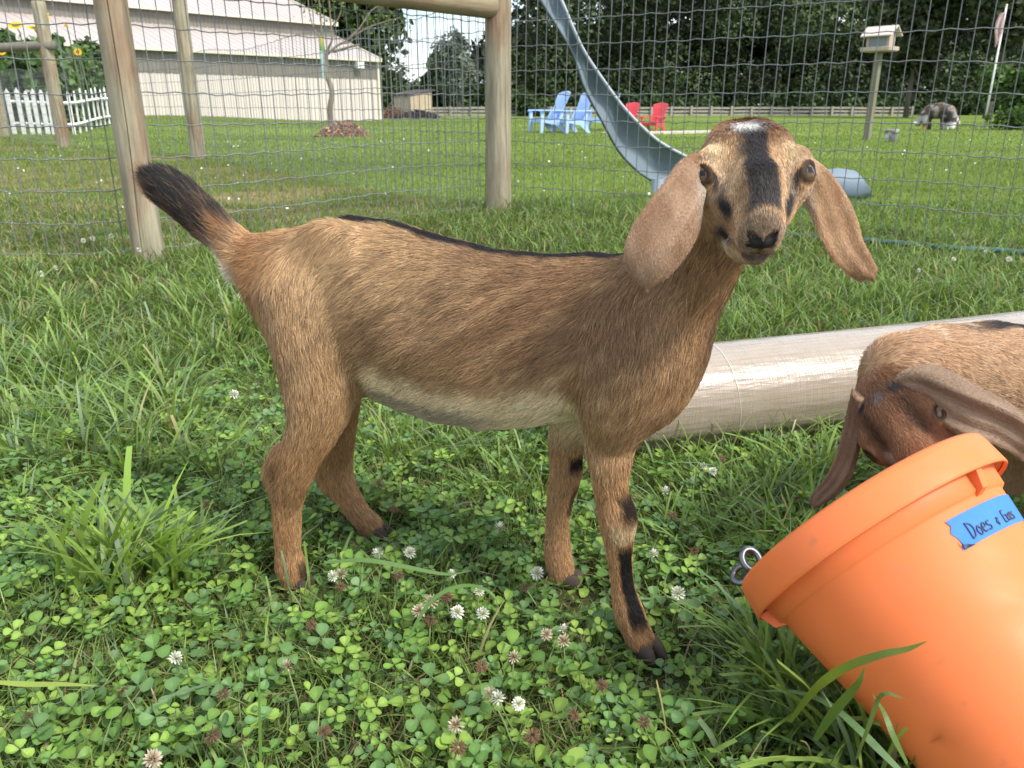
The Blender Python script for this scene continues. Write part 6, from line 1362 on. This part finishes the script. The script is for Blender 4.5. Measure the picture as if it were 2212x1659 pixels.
tb.append(blade_path([(565, 1700), (562, 1600), (560, 1500), (562, 1425)], [.60, .62, .64, .66], .0032, [.10, .20, .03]))
tb.append(blade_path([(700, 1215), (790, 1210), (880, 1225), (960, 1240), (1010, 1235)], [.85, .84, .835, .83, .83], .006, [.12, .22, .06]))
tb.append(blade_path([(870, 1400), (930, 1300), (1000, 1265), (1060, 1280), (1080, 1320)], [.76, .78, .79, .78, .77], .005, [.11, .22, .05]))
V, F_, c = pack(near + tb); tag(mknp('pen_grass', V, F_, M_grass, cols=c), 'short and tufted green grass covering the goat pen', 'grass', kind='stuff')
# middle distance: pen grass up to the fence
mid = []
x, y = scatter(70000, 1.9, 5.6, rg); p = np.stack([x, y], -1); pen = in_pen(p); pen2 = in_pen2(p); q3 = np.stack([x, y, 0 * x], -1); n1 = vnoise(q3, .5); n2 = vnoise(q3 + 9, .2)
edge = np.exp(-np.minimum(np.abs(side(p, Pm, Pr)) / np.linalg.norm((Pr - Pm)[:2]), np.abs(side(p, Pl, Pm)) / np.linalg.norm((Pl - Pm)[:2])) ** 2 / .12 ** 2)
bare = np.where(pen2 | (np.hypot(x - Pm[0], y - Pm[1]) < .5), .55, .0) * sstep(.4, .62, n1 * .6 + n2 * .4); kp = rg.random(len(x)) > bare * .8
h = np.where(pen, .04 + .075 * rg.random(len(x)) ** 1.5 * (.5 + n1), np.where(pen2, .025 + .04 * rg.random(len(x)), .05 + .05 * rg.random(len(x)))) * (1 + .5 * edge * ~pen2)
cc = gcols(len(x), rg, .05); dryp = (pen2 * .40 + pen * .10 * (y > 2.6)); dd = rg.random(len(x)) < dryp; cc[dd] = np.array([.33, .29, .12]) * (.6 + .6 * rg.random((dd.sum(), 1))); lw = ~(pen | pen2); cc[lw] = cc[lw] * [1.0, 1.0, .85]
x, y, h, cc = x[kp], y[kp], h[kp], cc[kp]; mid.append(blades(len(x), x, y, h, .0035 + .005 * rg.random(len(x)), rg.random(len(x)) * 6.283, .3 + .8 * rg.random(len(x)), rg, 2, cc))
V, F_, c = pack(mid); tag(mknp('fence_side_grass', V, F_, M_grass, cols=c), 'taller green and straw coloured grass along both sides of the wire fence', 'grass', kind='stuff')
# lawn beyond: small tufts, thinning out with distance
lw = []
for n, a, b, hh, ww in ((95000, 5.4, 10, .055, .009), (70000, 10, 18, .055, .018), (45000, 18, 34, .055, .036)):
    x, y = scatter(n, a, b, rg); q3 = np.stack([x * .5, y, 0 * x], -1); v = vnoise(q3, 1.3); cc = gcols(n, rg, .02) * (.78 + .5 * v)[:, None] * [1.08, 1.03, .85]; p = np.stack([x, y], -1); dd = in_pen2(p) & (rg.random(n) < .45); cc[dd] = np.array([.30, .27, .11]) * (.6 + .6 * rg.random((dd.sum(), 1)))
    lw.append(blades(n, x, y, hh * (.5 + .8 * rg.random(n)), ww * (.5 + rg.random(n)), rg.random(n) * 6.283, .3 + .7 * rg.random(n), rg, 1, cc))
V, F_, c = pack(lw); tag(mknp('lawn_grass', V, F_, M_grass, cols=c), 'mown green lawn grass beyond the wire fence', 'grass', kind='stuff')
# white clover heads dotted over the far lawn
x, y = scatter(420, 4.6, 15, rg); p = np.stack([x, y], -1); k = ~in_pen(p); x, y = x[k], y[k]; n = len(x); V, F_ = leaf_quads(np.stack([x, y, terr(x, y) + .055 + .02 * rg.random(n)], -1), .0095, rg, up=1.0, aspect=.9)
tag(mknp('lawn_clover_flowers', V, F_, mat('white_petal', (.75, .74, .70), .7)), 'tiny white clover flowers dotted over the far lawn', 'clover flowers', kind='stuff')
# clover leaves
L1 = np.array([(0, 0, 0), (.52, 0, -.05), (.97, 0, .0), (.20, .19, .02), (.42, .37, .05), (.68, .46, .06), (.90, .30, .03), (.20, -.19, .02), (.42, -.37, .05), (.68, -.46, .06), (.90, -.30, .03)])
T1 = np.array([(0, 1, 3), (3, 1, 4), (4, 1, 5), (5, 1, 6), (6, 1, 2), (0, 7, 1), (7, 8, 1), (8, 9, 1), (9, 10, 1), (10, 2, 1)])
def clover(n, x, y, hgt, size, rg, gain=1.0):
    z = terr(x, y) + hgt; tilt = rg.normal(0, .33, (n, 2)); N = np.stack([tilt[:, 0], tilt[:, 1] - .10, np.ones(n)], -1); N /= np.linalg.norm(N, axis=1)[:, None]
    a0 = rg.random(n) * 6.283; V, F_, C = [], [], []; base = 0; bc = np.array([(.150, .270, .050), (.110, .220, .050), (.215, .335, .060), (.120, .225, .075)])[rg.integers(0, 4, n)] * (.75 + .5 * rg.random((n, 1))) * gain
    cen = np.stack([x, y, z], -1); ref = np.stack([np.cos(a0), np.sin(a0), 0 * a0], -1); Ux = ref - N * (ref * N).sum(1)[:, None]; Ux /= np.linalg.norm(Ux, axis=1)[:, None]; Uy = np.cross(N, Ux)
    for k in range(3):
        a = k * 2.094 + rg.normal(0, .12, n); dx = Ux * np.cos(a)[:, None] + Uy * np.sin(a)[:, None]; dy = -Ux * np.sin(a)[:, None] + Uy * np.cos(a)[:, None]; up = rg.normal(.12, .22, n)[:, None]; dx = dx + N * up; dx /= np.linalg.norm(dx, axis=1)[:, None]; nn = np.cross(dx, dy); fold = 1 + rg.normal(.6, 1.0, n)
        s = (size * (.85 + .3 * rg.random(n)))[:, None, None]; P_ = cen[:, None] + s * (dx[:, None] * (L1[None, :, :1] + .05) + dy[:, None] * L1[None, :, 1:2] * 1.02 + nn[:, None] * L1[None, :, 2:3] * fold[:, None, None])
        V.append(P_.reshape(-1, 3)); F_.append((T1[None] + (np.arange(n) * 11)[:, None, None]).reshape(-1, 3) + base); base += n * 11
        lc = np.array([.75, 1.22, 1.0, .95, 1.0, 1.0, 1.0, .95, 1.0, 1.0, 1.0]); C.append((bc[:, None] * lc[None, :, None]).reshape(-1, 3))
    # petioles: thin stalks from the soil
    w_ = .0008; b0 = np.stack([x + rg.normal(0, .012, n), y + rg.normal(0, .012, n), terr(x, y) - .003], -1); m0 = (b0 + cen) / 2 + rg.normal(0, .004, (n, 3)); ex = np.array([w_, 0, 0]); St = np.stack([b0 - ex, b0 + ex, m0 - ex, m0 + ex, cen - ex * .8, cen + ex * .8], 1)
    ft = np.array([(0, 1, 3), (0, 3, 2), (2, 3, 5), (2, 5, 4)]); V.append(St.reshape(-1, 3)); F_.append((ft[None] + (np.arange(n) * 6)[:, None, None]).reshape(-1, 3) + base); C.append(np.tile([.17, .25, .07], (n * 6, 1)))
    return np.concatenate(V), np.concatenate(F_), np.concatenate(C)
x, y = scatter(15000, .42, 2.0, rg); q3 = np.stack([x, y, 0 * x], -1); dn = vnoise(q3 + 2, .20); fr = 1 - sstep(.95, 1.6, y) * .65; kp = rg.random(len(x)) < (.30 + .95 * dn) * fr; x, y = x[kp], y[kp]
hh = (.008 + .044 * rg.random(len(x)) ** 1.2) * tread(x, y); sz = (.0080 + .0110 * rg.random(len(x)) ** 1.5); V, F_, c = clover(len(x), x, y, hh, sz, rg)
M_clover = mat('clover_leaf', attr='col', rough=.5, spec=.35, transl=.28)
tag(mknp('clover_cover', V, F_, M_clover, smooth=False, cols=c), 'low green three leaved clover covering the foreground', 'clover', kind='stuff')
# broad dock-like weed leaves at the far left
def weed(px, py, n, L0, seed, label):
    rg = np.random.default_rng(seed); c = G(px, py); t = empty('broadleaf_weed', c, label, 'weed', 'broad leaved weeds in the pen')
    for k in range(n):
        a = rg.random() * 6.283; L = L0 * rg.uniform(.6, 1.1); el = rg.uniform(.4, 1.1); d = np.array([math.cos(a), math.sin(a), 0]); s_ = np.array([-math.sin(a), math.cos(a), 0]); q = []
        for u in np.linspace(0, 1, 8):
            p = c + d * L * u * math.cos(el * (1 - .5 * u)) + ez * (L * u * math.sin(el) * (1 - .45 * u) + .01); w_ = L * .26 * math.sin(math.pi * min(1, u * .93 + .06)) ** .8 * (1 + .18 * math.sin(u * 20)) if u > .12 else L * .02; q.append([p + s_ * w_ * b + ez * .12 * w_ * abs(b) for b in (-1, -.5, 0, .5, 1)])
        q = np.array(q); mb = MB(); mb.grid(q); col = np.array([.10, .20, .04]) * rg.uniform(.75, 1.25); mb.build('leaf', M_leaf, t, smooth=True, cols=np.tile(col, (40, 1)))
weed(70, 790, 12, .09, 1, 'broad leaved weed at the left edge below the wire fence'); weed(90, 950, 8, .075, 2, 'broad leaved weed at the left edge lower down among long grass'); weed(615, 935, 5, .05, 3, 'small broad leaved weed just left of the goat hind leg')
# clover flower heads, one by one
def flower_mesh(kind, seed):
    rg = np.random.default_rng(seed); mb = MB(); n = 46 if kind == 'w' else 38; cols = []
    for k in range(n):
        z = 1 - 1.75 * (k + .5) / n; a = k * 2.39996; r = math.sqrt(max(0, 1 - z * z)); d = np.array([r * math.cos(a), r * math.sin(a), z])
        if kind == 'b': d = d * [1, 1, .6] + [0, 0, -.55]; d /= np.linalg.norm(d)
        s_ = np.cross(d, [0, 0, 1.01]); s_ /= np.linalg.norm(s_) + 1e-9; u = np.cross(s_, d); L = rg.uniform(.85, 1.15); w_ = .17 if kind == 'w' else .11
        o = np.array([0, 0, .25 if kind == 'b' else 0]); V = [o + d * .25 - s_ * .05, o + d * .25 + s_ * .05, o + d * .8 * L + s_ * w_ + u * .10, o + d * 1.05 * L + u * .16, o + d * .8 * L - s_ * w_ + u * .10]
        mb.add(np.array(V) * .0082, [(0, 1, 2, 3, 4)])
        top = {'w': (.80, .78, .72), 'b': (.14, .08, .045), 'm': (.55, .48, .36)}[kind]; base = {'w': (.45, .50, .28), 'b': (.11, .07, .035), 'm': (.25, .15, .08)}[kind]; j = rg.uniform(.7, 1.2); cols += [np.array(base) * j] * 2 + [np.array(top) * j] * 3
    return mb, np.clip(np.array(cols), 0, .85)
M_flw = mat('clover_floret', attr='col', rough=.7, spec=.2, transl=.15); M_fst = mat('flower_stalk', (.15, .21, .07), .7)
protos = {}
for kd in 'wbm':
    mb, cc = flower_mesh(kd, 5); o = mb.build('flower_head', M_flw, None, cols=cc); o.rotation_mode = 'XYZ'; ms = MB(); ms.tube([(0, 0, -.001), (.002, .001, -.03), (.0, .003, -.075)], [.0008, .0009, .0010], 5); s = ms.build('stalk', M_fst, None, smooth=True); protos[kd] = (o, s)
FL = {'w': [(818, 1195), (885, 1194), (977, 1240), (1035, 1277), (988, 1322), (1043, 1326), (1413, 1197), (1075, 1508), (720, 1245), (380, 1422), (1080, 1140), (505, 852), (1520, 1008), (1540, 1018), (1438, 1062), (1160, 1238), (1465, 1282), (1215, 1360), (950, 860), (180, 520), (200, 515), (120, 580), (88, 592), (300, 540), (240, 510), (520, 640), (2180, 560), (2130, 545), (2060, 560), (1850, 560), (1985, 585), (1120, 1520)],
      'b': [(735, 1268), (482, 1500), (672, 1350), (265, 1490), (930, 1340), (860, 1243), (1040, 1440), (1452, 1113), (1722, 1075), (1728, 1178), (990, 1615), (1240, 1545), (822, 1045), (965, 1290), (850, 1100), (60, 1545), (460, 1700 - 110), (520, 1600), (1135, 1270), (1560, 990), (445, 1090), (1300, 1480), (100, 1180), (1640, 1080), (1390, 1560), (1500, 1190), (700, 1580), (1150, 1590), (60, 730), (180, 805), (1700, 700), (1880, 690), (1990, 720), (1340, 1030)],
      'm': [(932, 1300), (738, 1240), (985, 1566), (1110, 1420), (1180, 1370), (905, 1320), (1218, 1385), (620, 1440), (330, 1640), (1060, 1500)]}
lab = {'w': ('fresh white clover flower head standing among clover leaves', 'fresh white clover flowers'), 'b': ('dried brown clover flower head standing among clover leaves', 'dried brown clover flowers'), 'm': ('fading cream clover flower head standing among clover leaves', 'fading cream clover flowers')}
rg = np.random.default_rng(55); first = {k: True for k in FL}
for kd, L in FL.items():
    for px, py in L:
        p = G(px, py, .058 if py > 900 else .065); t = empty('clover_flower', p, lab[kd][0], 'flower', lab[kd][1]); s_ = rg.uniform(.85, 1.2) * (1.0 if py > 900 else 1.3); t.rotation_euler = (rg.normal(0, .3), rg.normal(0, .3), rg.random() * 6.283); t.scale = (s_,) * 3
        for o in protos[kd]:
            c = o if first[kd] else o.copy()
            if not first[kd]: COL.objects.link(c)
            c.parent = t; c.matrix_parent_inverse = Matrix.Identity(4)
        first[kd] = False
